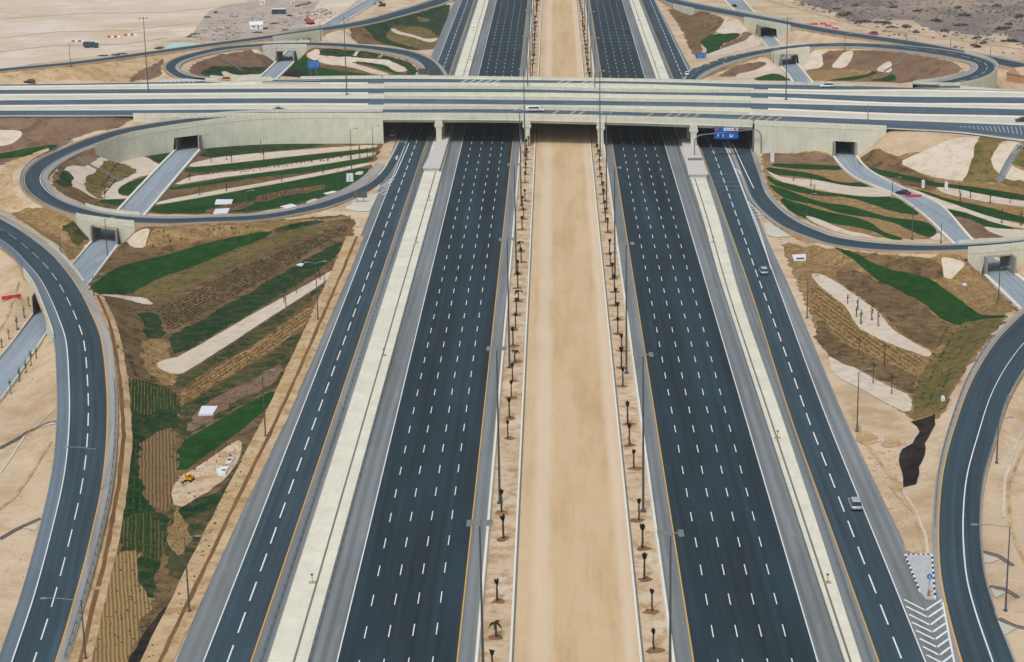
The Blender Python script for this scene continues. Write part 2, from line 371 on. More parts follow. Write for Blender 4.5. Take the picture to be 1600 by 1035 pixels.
def guardrail(rib, t, off, label, u0=0, u1=99, lift=.1, post=4.0):
    i = rib.sel(u0, u1); c = rib.pt(t, off, lift)[i]; N = rib.N[i]; S = rib.S[i]
    o = empty('guardrail', c[0]); loc = c[0]; cc = c-loc
    extrude('rail', cc, N, S, [(-.08, .5), (.0, .5), (.03, .58), (0, .66), (.03, .74), (0, .82), (-.08, .82), (-.05, .66)], STEEL, o)
    mb = MB(); s = S[0]
    while s < S[-1]:
        p = [float(np.interp(s, S, cc[:, k])) for k in range(3)]; mb.box(p[0]-.07, p[0]+.07, p[1]-.07, p[1]+.07, p[2]-.2, p[2]+.75); s += post
    tag(mb.build('posts', STEEL, o), kind='stuff')
    return tag(o, label, 'guardrail')

YS = (1500, 1300, 1035, 850, 660, 460, 330, 225, 160, 117, 40, 0, -60, -120, -160)
def corr(rl, rr):                                     # corridor ribbon from ratio (constant or {y: r})
    def f(r, y):
        if not isinstance(r, dict): return r
        ks = sorted(r); return float(np.interp(y, ks, [r[k] for k in ks]))
    return Rib([(*cr(f(rl, y), y), *cr(f(rr, y), y), 0.0) for y in YS], 6.0)

# ---- ramp and deck data (photograph positions of left edge, right edge, height) ----
CROSS = Rib([(-500, 133.5, -500, 184, 10, 'e', 'e'), (-200, 133, -200, 183, 10, 'e', 'e'), (0, 132, 0, 182, 10, 'e', 'e'), (120, 130.5, 120, 182, 10, 'e', 'e'),
  (200, 129, 200, 181.5, 10, 'e', 'n'), (400, 124.5, 400, 181, 10, 'w', 'n'), (598, 122, 598, 181, 10, 'n', 'n'),
  (700, 122.5, 700, 181.3, 10, 'n', 'n'), (800, 124, 800, 182, 10, 'n', 'n'), (1000, 127, 1000, 186.5, 10, 'n', 'n'), (1176, 131, 1176, 192.5, 10, 'w', 'w'),
  (1290, 134, 1290, 197, 10, 'e', 'w'), (1400, 137, 1400, 202, 10, 'e', 'w'), (1500, 139.5, 1500, 208, 10, 'e', 'e'), (1600, 142, 1600, 221, 10, 'e', 'e'), (1900, 150, 1900, 250, 10, 'e', 'e'), (2150, 156, 2150, 280, 10, 'e', 'e')])
def band(rows, z=10): return Rib([(x, a, x, b, z) for x, a, b in rows])
BA = band([(-500, 133.5, 136.5), (0, 132.3, 136), (200, 129.5, 133.5), (400, 125.4, 131), (600, 123, 130.5), (800, 125, 131), (1000, 127.8, 133), (1200, 132, 140), (1300, 133.5, 142), (1426, 137.5, 141.5), (1600, 142.5, 145), (2150, 156.5, 161)])
BC = band([(-500, 142, 150.5), (0, 140.7, 148.7), (400, 138.7, 146.5), (600, 138.5, 146), (800, 139.4, 146), (1000, 143.9, 149), (1200, 145.7, 153.3), (1400, 151, 162), (1600, 152.5, 163.5), (2150, 163, 176)])
BD = band([(-500, 158.5, 167.5), (0, 157, 166), (400, 153.8, 163.3), (600, 154.5, 163.5), (800, 156, 165), (1000, 158.8, 167), (1200, 162, 171), (1400, 166.3, 179), (1600, 171, 183), (2150, 184, 200)])
BE = band([(-500, 174.5, 182.5), (0, 173, 180.5), (200, 172.4, 180.4), (400, 171, 180), (600, 171, 180), (800, 171, 181), (1000, 175.6, 185), (1200, 181, 191.5), (1400, 188.4, 200.5), (1500, 192, 206), (1600, 196, 218), (1900, 206, 246), (2150, 214, 275)])
FL = Rib([(598, 175, 598, 181, 10, 'n', 'w'), (500, 175.5, 500, 181.2, 10, 'n', 'w'), (400, 176.2, 400, 183.6, 9.8, 'n', 'w'), (301, 184, 301, 195, 8.9, 'e', 'w'), (201, 198.5, 201, 212, 8.3, 'e', 'w'), (140, 214, 155, 228, 8, 'e', 'w'),
  (97, 231, 117, 243, 7.7, 'e', 'e'), (55, 250, 87, 262, 7.5, 'e', 'e'), (33, 272, 75, 277, 7.2, 'e', 'e'), (36, 298, 80, 291, 7, 'e', 'e'), (68, 320.6, 97, 307, 6.8, 'e', 'e'), (113, 337, 132, 321.5, 6.6, 'e', 'e'),
  (160, 345, 166, 331, 6.5, 'e', 'e'), (205, 350, 210, 336, 6.3, 'e', 'e'), (265, 352, 265, 338.5, 5.6, 'e', 'e'), (327, 349, 325, 337, 4.8, 'e', 'e'), (400, 346, 394, 334, 3.5, 'e', 'e'), (450, 339, 440, 328, 2.6, 'e', 'e'),
  (500, 329, 485, 317, 1.6, 'e', 'e'), (533, 318, 510, 307, .9, 'e', 'e'), (560, 306, 539, 294, .45, 'n', 'e'), (592, 288, 562, 280, .15, 'n', 'e'), (609, 270, 581, 263, .03, 'n', 'e'), (622, 249, 595, 243, 0, 'n', 'n'), (634, 225, 608, 219, 0, 'n', 'n')])
RL = Rib([(-290, 290, -240, 262, 9, 'e', 'e'), (-160, 315, -110, 283, 8, 'e', 'e'), (0, 386, 1, 335, 6.9, 'e', 'e'), (38, 426, 75, 381, 6.6, 'e', 'e'), (53, 448, 113, 419, 6.4, 'e', 'e'), (66, 478, 136, 450, 6, 'e', 'e'), (76, 505, 156, 487, 5.5, 'e', 'e'),
  (84, 533, 172, 525, 4.9, 'e', 'e'), (88, 596, 182, 596, 3.8, 'e', 'e'), (88, 660, 184, 660, 2.8, 'e', 'e'), (81, 735, 177, 754, 1.9, 'e', 'e'), (62, 821, 158, 847, 1.1, 'e', 'e'), (32, 930, 131, 950, .4, 'e', 'e'), (0, 1022, 106, 1035, .1, 'n', 'n'), (-70, 1230, 30, 1245, 0, 'n', 'n'), (-160, 1480, -50, 1500, 0, 'n', 'n')])
FR = Rib([(1122, 190, 1168, 190, 0, 'n', 'n'), (1140, 235, 1181, 236, 0, 'n', 'n'), (1160, 285, 1192, 272, 0, 'n', 'n'), (1172, 312, 1200, 296, .1, 'n', 'e'), (1195, 338, 1222, 323, .3, 'n', 'e'), (1228, 360, 1252, 345, .9, 'n', 'e'), (1264, 374, 1280, 358, 1.7, 'n', 'e'), (1300, 384.7, 1308, 368, 2.6, 'e', 'e'),
  (1373, 393, 1378, 378, 4.6, 'e', 'e'), (1451, 394, 1451, 382, 6, 'e', 'e'), (1527, 391, 1527, 380, 6.6, 'e', 'e'), (1600, 384, 1600, 374, 7, 'e', 'e'), (1700, 368, 1700, 360, 7.4, 'e', 'e'), (1790, 340, 1770, 332, 7.8, 'e', 'e'), (1820, 300, 1790, 300, 8.5, 'e', 'e'), (1790, 262, 1760, 270, 9.5, 'e', 'e')])
RR = Rib([(1900, 322, 1940, 350, 9, 'e', 'e'), (1740, 390, 1790, 425, 7.5, 'e', 'e'), (1650, 440, 1700, 482, 6.4, 'e', 'e'), (1598, 481, 1652, 523, 5.5, 'e', 'e'), (1552, 527, 1612, 565, 4.6, 'e', 'e'), (1512, 590, 1578, 622, 3.5, 'e', 'e'), (1482, 668, 1556, 692, 2.3, 'e', 'e'),
  (1465, 735, 1539, 754, 1.5, 'e', 'e'), (1458, 800, 1534, 815, .9, 'e', 'e'), (1457, 850, 1536, 862, .3, 'n', 'n'), (1460, 900, 1543, 912, .08, 'n', 'n'), (1469, 950, 1558, 960, .0, 'n', 'n'), (1491, 1035, 1588, 1035, 0, 'n', 'n'), (1560, 1230, 1655, 1230, 0, 'n', 'n'), (1650, 1480, 1750, 1480, 0, 'n', 'n')])
BL = Rib([(500, 125.5, 500, 131, 10, 'n', 'n'), (420, 127.5, 420, 131.6, 10, 'e', 'n'), (352, 123.5, 338, 130, 9.8, 'e', 'n'), (309, 119, 286, 125.5, 9.5, 'e', 'e'), (290, 114, 262, 115, 9.2, 'e', 'e'), (281, 106, 255, 104, 8.9, 'e', 'e'), (290, 97, 270, 92, 8.5, 'e', 'e'), (318, 87.5, 303, 82, 8.1, 'e', 'e'),
  (355, 79.8, 345, 73.5, 7.7, 'e', 'e'), (400, 75, 400, 69, 7.3, 'e', 'e'), (455, 72.5, 458, 66.8, 7, 'e', 'e'), (510, 74, 518, 67, 6.4, 'e', 'e'), (572, 79, 587, 72, 4.6, 'e', 'e'), (620, 88, 640, 79, 2.8, 'e', 'e'), (646, 98, 674, 91, 1.4, 'e', 'e'), (656, 110, 692, 106, .5, 'e', 'n'), (658, 122, 702, 124, .1, 'n', 'n'), (655, 140, 700, 150, 0, 'n', 'n')], 4)
DL = Rib([(-500, 160, -500, 166, 6, 'e', 'e'), (-200, 128, -200, 133, 6.5, 'e', 'e'), (0, 107.5, 0, 112.5, 7, 'e', 'e'), (113, 96.5, 113, 102, 7.1, 'e', 'e'), (226, 81.5, 226, 87.5, 7.2, 'e', 'e'), (324, 68, 324, 74, 7.2, 'e', 'e'), (400, 58, 400, 64, 7.1, 'e', 'e'), (470, 47.5, 473, 54, 7, 'e', 'e'),
  (561, 32.5, 566, 41, 5.4, 'e', 'e'), (613, 18, 622, 28, 3.5, 'e', 'e'), (650, 7, 664, 16, 2, 'e', 'e'), (680, -4, 697, 6, .9, 'n', 'n'), (706, -18, 722, -8, .2, 'n', 'n'), (724, -40, 737, -36, 0, 'n', 'n')], 4)
BR = Rib([(1500, 134, 1500, 138, 10, 'n', 'n'), (1426, 131, 1426, 138, 10, 'n', 'n'), (1462, 126, 1500, 133, 10, 'w', 'n'), (1500, 117, 1532, 126, 10, 'w', 'w'), (1517, 107, 1554, 115, 9.8, 'e', 'w'), (1512, 99, 1557, 101, 9.6, 'e', 'w'), (1482, 92.5, 1535, 90, 9.2, 'e', 'w'), (1440, 86, 1484, 78.5, 8.7, 'e', 'e'), (1384, 79, 1416, 71.5, 8.2, 'e', 'e'), (1331, 75, 1333, 67.5, 7.7, 'e', 'e'), (1263, 76.5, 1263, 69, 7, 'e', 'e'),
  (1200, 85, 1196, 77, 5.6, 'e', 'e'), (1152, 97, 1145, 86.5, 3.6, 'e', 'e'), (1118, 110.5, 1103, 96, 1.6, 'e', 'e'), (1098, 122, 1082, 106, .5, 'e', 'n'), (1088, 138, 1070, 120, .1, 'n', 'n'), (1085, 155, 1066, 140, 0, 'n', 'n')], 4)
DR = Rib([(985, -40, 1000, -42, 0, 'n', 'n'), (1004, -22, 1018, -24, .2, 'n', 'n'), (1025, -4, 1040, -8, .9, 'n', 'n'), (1056, 9.5, 1070, 1, 2.4, 'n', 'e'), (1110, 20, 1120, 11, 4.5, 'e', 'e'), (1160, 29, 1166, 20, 6.2, 'e', 'e'), (1200, 36, 1205, 27.5, 7, 'e', 'e'), (1285, 52, 1290, 43.5, 7, 'e', 'e'), (1351, 62, 1356, 54, 6.5, 'e', 'e'), (1440, 76, 1445, 67, 5, 'e', 'e'), (1520, 94, 1530, 83, 3, 'e', 'e'), (1600, 112, 1610, 99, 1.5, 'n', 'e'), (1900, 170, 1900, 152, 0, 'n', 'n')], 4)
RIBS = dict(CROSS=CROSS, FL=FL, RL=RL, FR=FR, RR=RR, BL=BL, DL=DL, BR=BR, DR=DR)
# side roads at ground level
SL = Rib([(593, -10, 630, -10, 0), (560, 10, 590, 5, 0), (515, 35, 541, 33, 0), (478, 60, 505, 58, 0), (447, 85, 472, 86, 0), (411, 119, 437, 119, 0), (355, 165, 388, 165, 0), (289, 224, 322, 224, 0), (191, 326, 230, 331, 0), (155, 369, 196, 368, 0), (113, 417, 137, 447, 0), (56, 490, 78, 516, 0), (0, 562, 0, 628, 0), (-90, 655, -110, 740, 0)], 3)
SR = Rib([(1112, -22, 1141, -22, 0), (1132, 0, 1158, -1, 0), (1172, 42, 1194, 40, 0), (1196, 70, 1214, 66, 0), (1217, 100, 1238, 95, 0), (1238, 126, 1264, 126, 0), (1268, 180, 1298, 180, 0), (1300, 240, 1332, 241, 0), (1336, 279, 1358, 269, 0), (1396, 305, 1404, 293, 0), (1439, 334, 1464, 320.6, 0), (1485, 376, 1516, 377, 0), (1528, 419, 1568, 419, 0), (1592, 481, 1640, 476, 0), (1690, 580, 1760, 590, 0), (1860, 760, 1960, 790, 0)], 3)

# ------------------------------------------------------------------ terrain height grid
GX0, GX1, GY0, GY1, GS = -340.0, 360.0, 210.0, 1300.0, 2.0
gx = np.arange(GX0, GX1+.1, GS); gy = np.arange(GY0, GY1+.1, GS)
XX, YY = np.meshgrid(gx, gy, indexing='ij'); HG = np.zeros_like(XX)
XL = P(*cr(-.425, 660))[0]; XR = P(*cr(.47, 660))[0]
incorr = (XX > XL) & (XX < XR)
def corr_in(x): return XL < x < XR
for nm, rb in RIBS.items():
    st = 1 if nm != 'CROSS' else 1
    for i in range(0, len(rb.C), st):
        x, y, z = rb.C[i]; hw = rb.HW[i]
        if z < .25: continue
        reach = hw+z/.5+3
        a = np.searchsorted(gx, x-reach); b = np.searchsorted(gx, x+reach); c = np.searchsorted(gy, y-reach); d = np.searchsorted(gy, y+reach)
        if a >= b or c >= d: continue
        dx = XX[a:b, c:d]-x; dy = YY[a:b, c:d]-y; dist = np.hypot(dx, dy)
        side = dx*rb.NP[i][0]+dy*rb.NP[i][1]; along = np.abs(dx*rb.T[i][0]+dy*rb.T[i][1])
        h = z-.4-np.maximum(0, dist-hw-.6)*.52
        okR = (side > 0) & (rb.fr[i] == 'e'); okL = (side <= 0) & (rb.fl[i] == 'e')
        inner = (np.abs(side) < hw-3.2) & (along < 4) & (rb.fl[i] == 'e' or rb.fr[i] == 'e')
        h2 = np.where(okR | okL, h, -9); h2 = np.where(inner, np.maximum(h2, z-.5), h2)
        HG[a:b, c:d] = np.maximum(HG[a:b, c:d], h2)
HG[incorr] = 0
def in_rib(X, Y, rb, pad):
    dmin = np.full(X.shape, 1e9)
    for i in range(0, len(rb.C), 1):
        x, y, z = rb.C[i]; dd = np.hypot(X-x, Y-y)-rb.HW[i]; dmin = np.minimum(dmin, dd)
    return dmin
for rb in (SL, SR):
    dm = in_rib(XX, YY, rb, 0); HG = np.minimum(HG, np.maximum(0, dm-1.5)*1.1)
for _ in range(2):
    Sm = HG.copy(); Sm[1:-1, 1:-1] = (HG[1:-1, 1:-1]*4+HG[:-2, 1:-1]+HG[2:, 1:-1]+HG[1:-1, :-2]+HG[1:-1, 2:])/8; HG = np.where(HG > .01, Sm, HG*.5+Sm*.5); HG[incorr] = 0
for rb in (SL, SR):
    dm = in_rib(XX, YY, rb, 0); HG = np.where(dm < 1.0, 0, HG)
# keep the earth below every road surface, whichever ramp raised it
for nm, rb in list(RIBS.items()):
    for i in range(len(rb.C)):
        x, y, z = rb.C[i]; hw = rb.HW[i]
        a = np.searchsorted(gx, x-hw-3); b = np.searchsorted(gx, x+hw+3); c = np.searchsorted(gy, y-hw-3); d = np.searchsorted(gy, y+hw+3)
        if a >= b or c >= d: continue
        dx = XX[a:b, c:d]-x; dy = YY[a:b, c:d]-y
        side = np.abs(dx*rb.NP[i][0]+dy*rb.NP[i][1]); al = np.abs(dx*rb.T[i][0]+dy*rb.T[i][1])
        k = (side < hw+1.5) & (al < 3)
        HG[a:b, c:d] = np.where(k, np.minimum(HG[a:b, c:d], max(z-.4, 0)), HG[a:b, c:d])
def H(x, y):
    fx = (x-GX0)/GS; fy = (y-GY0)/GS
    if fx < 0 or fy < 0 or fx >= len(gx)-1 or fy >= len(gy)-1: return 0.0
    i, j = int(fx), int(fy); u, v = fx-i, fy-j
    a, b_, c, d = HG[i, j], HG[i+1, j], HG[i+1, j+1], HG[i, j+1]      # cells are split along the a-c diagonal
    return float(a+(b_-a)*u+(c-b_)*v) if u >= v else float(a+(d-a)*v+(c-d)*u)
def T(px, py):
    """where the view ray through a photograph position meets the terrain"""
    d = RM @ np.array((px-800.0, 517.5-py, -FPX)); o = np.array((0, 0, CH))
    t = (11-CH)/d[2]; t1 = (-.01-CH)/d[2]; n = 260; last = t
    for k in range(n+1):
        tt = t+(t1-t)*k/n; p = o+d*tt
        if p[2] <= H(p[0], p[1]):
            lo, hi = last, tt
            for _ in range(8):
                m_ = (lo+hi)/2; p = o+d*m_
                if p[2] <= H(p[0], p[1]): hi = m_
                else: lo = m_
            p = o+d*hi; return np.array((p[0], p[1], H(p[0], p[1])))
        last = tt
    return P(px, py, 0)
# one ground sheet: fine grid in the middle, stretched out to the horizon
ext = [-9000, -4500, -2200, -1100, -600]
ax = np.array(ext+list(gx)+[620, 1100, 2200, 4500, 9000]); ay = np.array([-6000, -2500, -900, -200, 60, 150]+list(gy)+[1400, 1600, 2000, 3000, 6000, 14000])
nx, ny = len(ax), len(ay); HH = np.zeros((nx, ny)); HH[5:5+len(gx), 6:6+len(gy)] = HG
XXa, YYa = np.meshgrid(ax, ay, indexing='ij')
me = bpy.data.meshes.new('ground'); V = np.stack((XXa, YYa, HH), -1).reshape(-1, 3)
idx = np.arange(nx*ny).reshape(nx, ny); Q = np.concatenate((np.stack((idx[:-1, :-1], idx[1:, :-1], idx[1:, 1:]), -1).reshape(-1, 3), np.stack((idx[:-1, :-1], idx[1:, 1:], idx[:-1, 1:]), -1).reshape(-1, 3)))
me.vertices.add(len(V)); me.vertices.foreach_set('co', V.ravel()); me.loops.add(Q.size); me.loops.foreach_set('vertex_index', Q.ravel())
me.polygons.add(len(Q)); me.polygons.foreach_set('loop_start', np.arange(0, Q.size, 3)); me.update(calc_edges=True); me.validate()
me.materials.append(SAND); g = bpy.data.objects.new('ground', me); COL.objects.link(g); struct(g)

# ------------------------------------------------------------------ patches draped on the ground
NPATCH = [0]
def wobble(pts, amp, step):
    out = []; n = len(pts)
    for i in range(n):
        a, b = np.array(pts[i][:2]), np.array(pts[(i+1) % n][:2]); k = max(1, int(np.linalg.norm(b-a)/step))
        for j in range(k):
            p = a+(b-a)*j/k; out.append((p[0]+random.uniform(-amp, amp), p[1]+random.uniform(-amp, amp)))
    return out
def smoothpoly(pts):                                   # one corner-cutting pass rounds traced corners
    out = []; n = len(pts)
    for i in range(n):
        a, b = np.array(pts[i]), np.array(pts[(i+1) % n]); out += [tuple(a*.78+b*.22), tuple(a*.22+b*.78)]
    return out
def inside(p, poly):
    x, y = p; c = False; n = len(poly); j = n-1
    for i in range(n):
        xi, yi = poly[i]; xj, yj = poly[j]
        if (yi > y) != (yj > y) and x < (xj-xi)*(y-yi)/(yj-yi)+xi: c = not c
        j = i
    return c
def drape(name, poly, mat, lift=.05, amp=.25, step=None, round_=True, kind='structure', label=None, cat=None):
    """poly in world xy"""
    if round_: poly = smoothpoly(poly)
    poly = wobble(poly, amp, step or (1.8 if amp > .5 else 3.0))
    xs = [p[0] for p in poly]; ys = [p[1] for p in poly]
    vs = [Vector(p) for p in poly]; n = len(vs); pts = []
    i0, i1 = max(int((min(xs)-GX0)//GS), 0), min(int((max(xs)-GX0)//GS)+1, len(gx)-1); j0, j1 = max(int((min(ys)-GY0)//GS), 0), min(int((max(ys)-GY0)//GS)+1, len(gy)-1)
    edges = []; vid = {}
    def gv(i, j):
        if (i, j) not in vid: vid[(i, j)] = n+len(pts); pts.append(Vector((GX0+i*GS, GY0+j*GS)))
        return vid[(i, j)]
    for i in range(i0, i1):
        for j in range(j0, j1):
            if HG[i:i+2, j:j+2].max() > .001:
                x, y = GX0+i*GS+1, GY0+j*GS+1
                if not (inside((x, y), poly) or inside((x-1, y-1), poly) or inside((x+1, y+1), poly) or inside((x+1, y-1), poly) or inside((x-1, y+1), poly)): continue
                a_, b_, c_, d_ = gv(i, j), gv(i+1, j), gv(i+1, j+1), gv(i, j+1)
                edges += [(a_, b_), (b_, c_), (c_, d_), (d_, a_), (a_, c_)]
            elif i % 4 == 0 and j % 4 == 0 and inside((GX0+i*GS, GY0+j*GS), poly): gv(i, j)
    edges = list({tuple(sorted(e)) for e in edges})
    res = geometry.delaunay_2d_cdt(vs+pts, edges, [list(range(n))], 0, 1e-4)
    V = [(v.x, v.y, H(v.x, v.y)+lift) for v in res[0]]
    fs = [f for f in res[2] if inside((sum(V[k][0] for k in f)/len(f), sum(V[k][1] for k in f)/len(f)), poly)]
    o = mesh(name, V, fs, mat); o['kind'] = kind
    NPATCH[0] += 1
    return o
LIFT = [.02]
def patch(name, px, mat, kind='structure', amp=.3, round_=True, lift=None):
    """each later patch lies a few millimetres above the earlier ones"""
    LIFT[0] += .0007
    poly = [tuple(T(*p)[:2]) for p in px]
    return drape(name, poly, mat, lift if lift is not None else LIFT[0], amp, None, round_, kind)
def lawn(px, mat=None, **k): return patch('grass_lawn', px, mat or LAWN, 'stuff', .2 if mat is None else .6, **k)
def soil(px, mat=None, **k): return patch('soil_bed', px, mat or SOIL, **({'amp': .7}|k))
PALEPOLY = []
def pale(px, mat=None, **k):
    PALEPOLY.append([tuple(T(*q_)[:2]) for q_ in px]); return patch('gravel_path', px, mat or PALE, amp=.12, **k)
exec_patches = []
# --- far left lot and compound
patch('ground_lot', [(-300, -60), (330, -60), (400, 0), (340, 30), (305, 55), (250, 66), (225, 78), (0, 106), (-300, 140)], LOT)
patch('compound_ground', [(333, 10), (420, 0), (560, -20), (585, -10), (520, 35), (470, 46), (400, 57), (330, 66), (298, 60), (305, 45)], COMPOUND)
patch('pond', A((1010, 320), (1015, 285), (1080, 268), (1150, 262), (1280, 275), (1230, 292), (1100, 318)), POND, round_=True)
patch('dirt_strip', [(520, -30), (600, -30), (560, 0), (500, 44), (470, 47)], LOT)
patch('median_pale_slab', Cc((365, -60), (415, -60), (432, 125), (375, 122)), LOT, round_=False)
# --- far right scrub
patch('scrub_ground', D((-60, -80), (1900, -80), (1900, 520), (1560, 395), (1300, 338), (1100, 300), (860, 262), (640, 225), (450, 140), (330, 92), (120, 20)), PSCRUB, amp=2)
patch('rocky_ground', D((420, -80), (1900, -80), (1900, 330), (1590, 300), (1480, 200), (1300, 225), (1130, 190), (1000, 205), (900, 120), (760, 130), (640, 110), (520, 150), (440, 90), (100, -20)), ROCKY, amp=3)
# --- left field between crossing and loop
soil([(-300, 184), (0, 183.5), (265, 184), (200, 196), (125, 214), (90, 232), (45, 250), (0, 258), (-300, 275)], REDSOIL)
pale(A((-400, 805), (0, 808), (120, 812), (145, 835), (90, 890), (0, 912), (-400, 930)))
lawn(A((-500, 1000), (0, 950), (380, 888), (330, 935), (150, 975), (0, 992), (-500, 1060)))
# --- slope between diagonal ramp and crossing
soil([(-300, 150), (0, 116), (240, 92), (300, 83), (262, 97), (252, 110), (256, 120), (200, 126), (0, 131), (-300, 133)], BERM)
soil(A((790, 510), (820, 470), (960, 400), (1030, 360), (1000, 420), (1010, 470), (940, 500)), REDSOIL)
# --- back left loop interior
soil([(293, 112), (300, 99), (340, 85), (395, 77), (420, 78), (455, 90), (440, 122), (350, 122), (306, 118)], REDSOIL)
lawn([(313, 112), (330, 104), (355, 103), (395, 105), (425, 104), (410, 116), (350, 122), (318, 118)], DLAWN)
pale([(345, 113), (352, 111), (362, 116), (400, 116), (430, 118), (420, 124), (355, 124)])
soil([(497, 77), (560, 78), (605, 84), (640, 95), (652, 108), (648, 122), (430, 122), (455, 108), (472, 88)], SOIL)
pale(B((0, 345), (100, 370), (130, 330), (150, 310), (0, 300), (-60, 300)))
pale(B((300, 350), (390, 300), (400, 355), (560, 350), (700, 362), (860, 375), (945, 430), (925, 450), (850, 445), (800, 405), (700, 385), (600, 380), (700, 420), (850, 465), (760, 470), (560, 410), (380, 385)))
lawn(B((400, 305), (560, 312), (800, 335), (940, 375), (1005, 430), (1000, 470), (930, 465), (945, 425), (860, 372), (700, 355), (400, 352)), DLAWN)
lawn(B((575, 385), (700, 388), (810, 405), (860, 445), (930, 462), (870, 462), (780, 430), (690, 400)))
lawn(B((250, 375), (350, 405), (500, 440), (720, 465), (700, 475), (400, 480), (170, 480), (180, 440)))
patch('dark_hollow', B((180, 445), (250, 440), (380, 460), (330, 478), (150, 478)), MUD)
# --- outer back left
soil([(546, 45), (560, 41), (613, 30), (664, 17), (704, 5), (700, 30), (682, 77), (650, 79), (600, 70), (552, 66)], SOIL)
lawn(B((640, 160), (850, 118), (1050, 70), (1205, 22), (1205, 60), (1180, 150), (1140, 240), (1075, 180), (990, 165), (870, 150), (820, 200), (800, 235), (880, 270), (1000, 300), (1020, 318), (930, 305), (800, 275), (720, 220)), DLAWN)
soil(B((1000, 105), (1050, 110), (1100, 125), (1040, 140), (1005, 128)), OLIVE)
soil(B((800, 230), (850, 190), (990, 165), (1075, 180), (1130, 240), (1090, 290), (1010, 305), (880, 270)), OLIVE)
pale(B((835, 178), (870, 180), (980, 218), (1060, 245), (1140, 235), (1110, 262), (1070, 265), (960, 228), (850, 198)))
pale(B((420, 245), (500, 190), (532, 190), (570, 225), (605, 262), (480, 262)))
# --- back right
soil(Cc((960, 52), (1020, 58), (1330, 110), (1300, 160), (1250, 215), (1170, 260), (1190, 330), (1150, 365), (1115, 330), (1060, 190)), SOIL)
lawn(Cc((1162, 262), (1250, 205), (1430, 203), (1395, 240), (1300, 280), (1285, 325), (1200, 338), (1215, 312), (1190, 285)))
pale(Cc((1245, 203), (1340, 118), (1470, 185), (1460, 205)))
soil(Cc((1290, 325), (1300, 280), (1400, 240), (1430, 205), (1490, 205), (1500, 225), (1400, 275)), REDSOIL)
pale(Cc((1180, 350), (1400, 270), (1520, 225), (1560, 275), (1450, 310), (1280, 348)))
soil(Cc((1265, 478), (1380, 415), (1480, 390), (1560, 380), (1592, 400), (1500, 440), (1380, 480)), REDSOIL)
pale(Cc((1390, 485), (1400, 460), (1500, 440), (1592, 400), (1700, 380), (1700, 450), (1520, 485)))
lawn(Cc((1480, 500), (1560, 470), (1640, 455), (1720, 490), (1730, 505)))
soil(D((335, 315), (530, 308), (860, 330), (1060, 365), (1190, 400), (1212, 440), (1100, 485), (860, 505), (260, 505), (225, 430), (340, 425)), REDSOIL)
soil(D((225, 440), (450, 425), (680, 445), (620, 465), (400, 500), (260, 505)), OCHRE)
pale(D((170, 400), (330, 315), (345, 420), (215, 437)))
pale(D((385, 420), (430, 370), (480, 318), (535, 316), (520, 370), (478, 425)))
pale(D((672, 432), (740, 383), (770, 385), (770, 455), (690, 445)))
lawn(D((340, 503), (640, 440), (690, 448), (620, 475), (540, 503)))
lawn(D((600, 503), (760, 455), (800, 478), (790, 508)))
pale(D((1300, 338), (1580, 372), (1800, 400), (1800, 425), (1590, 400), (1450, 375)), BERM)
patch('works_ground', D((1452, 470), (1520, 440), (1700, 420), (1800, 560), (1590, 566), (1455, 560)), VERGE)
# --- front left loop interior
soil([(128, 232), (160, 226), (240, 238), (300, 226), (420, 222), (598, 221), (592, 240), (583, 257), (560, 287), (505, 311), (450, 325), (395, 333), (325, 336), (210, 334), (130, 318), (95, 303), (80, 288), (84, 270)], SOIL)
pale(E((425, 238), (550, 225), (670, 160), (640, 125), (800, 150), (900, 175), (965, 215), (1020, 245), (960, 290), (860, 305), (730, 375), (740, 420), (825, 428), (780, 442), (650, 447), (560, 425), (500, 385), (445, 365), (440, 350), (458, 310), (430, 270), (395, 265)))
soil(E((450, 165), (595, 122), (670, 160), (600, 205), (540, 238), (430, 238)), REDSOIL)
soil(E((525, 345), (540, 300), (600, 262), (740, 203), (870, 272), (830, 292), (760, 320), (640, 380), (648, 445), (600, 435), (545, 395)), OLIVE)
lawn(E((735, 385), (780, 348), (880, 315), (990, 283), (960, 312), (830, 365), (870, 378), (820, 418), (740, 412)))
lawn(E((350, 340), (370, 295), (400, 268), (440, 285), (458, 310), (440, 345), (445, 372), (370, 365)), DLAWN)
lawn(E((600, 455), (660, 445), (800, 445), (770, 482), (690, 482)))
lawn(E((910, 180), (1000, 150), (1140, 120), (1060, 190), (990, 220), (965, 205)), DLAWN)
lawn([(322, 230), (345, 226), (400, 224), (513, 225), (490, 231), (400, 239), (310, 249)], DLAWN)
pale([(300, 255), (340, 246), (400, 240), (500, 232), (590, 226), (588, 231), (500, 240), (400, 251), (340, 258), (294, 262)])
lawn([(290, 263), (340, 258), (400, 252), (500, 241), (588, 232), (584, 237), (500, 249), (400, 262), (340, 268), (290, 271)])
pale([(294, 277), (330, 272), (400, 264), (500, 250), (588, 237), (585, 244), (500, 258), (400, 271), (330, 280), (268, 291)])
lawn([(268, 293), (330, 283), (400, 272), (500, 259), (585, 245), (582, 252), (500, 268), (400, 278), (330, 289), (262, 299)])
pale([(248, 315), (330, 299), (400, 288), (500, 269), (583, 253), (580, 258), (500, 275), (400, 293), (330, 306), (238, 322)])
lawn([(236, 323), (330, 307), (400, 294), (500, 276), (578, 260), (572, 275), (550, 291), (505, 308), (460, 320), (400, 331), (300, 334), (230, 333)])
soil([(398, 307), (450, 297), (513, 288), (500, 298), (450, 306), (398, 319)], SOIL)
soil([(320, 330), (345, 322), (395, 313), (400, 320), (370, 329), (335, 335)], SOIL)
pale([(560, 268), (568, 268), (566, 274), (552, 273)]); pale([(480, 315), (492, 310), (501, 313), (498, 317), (478, 318)])
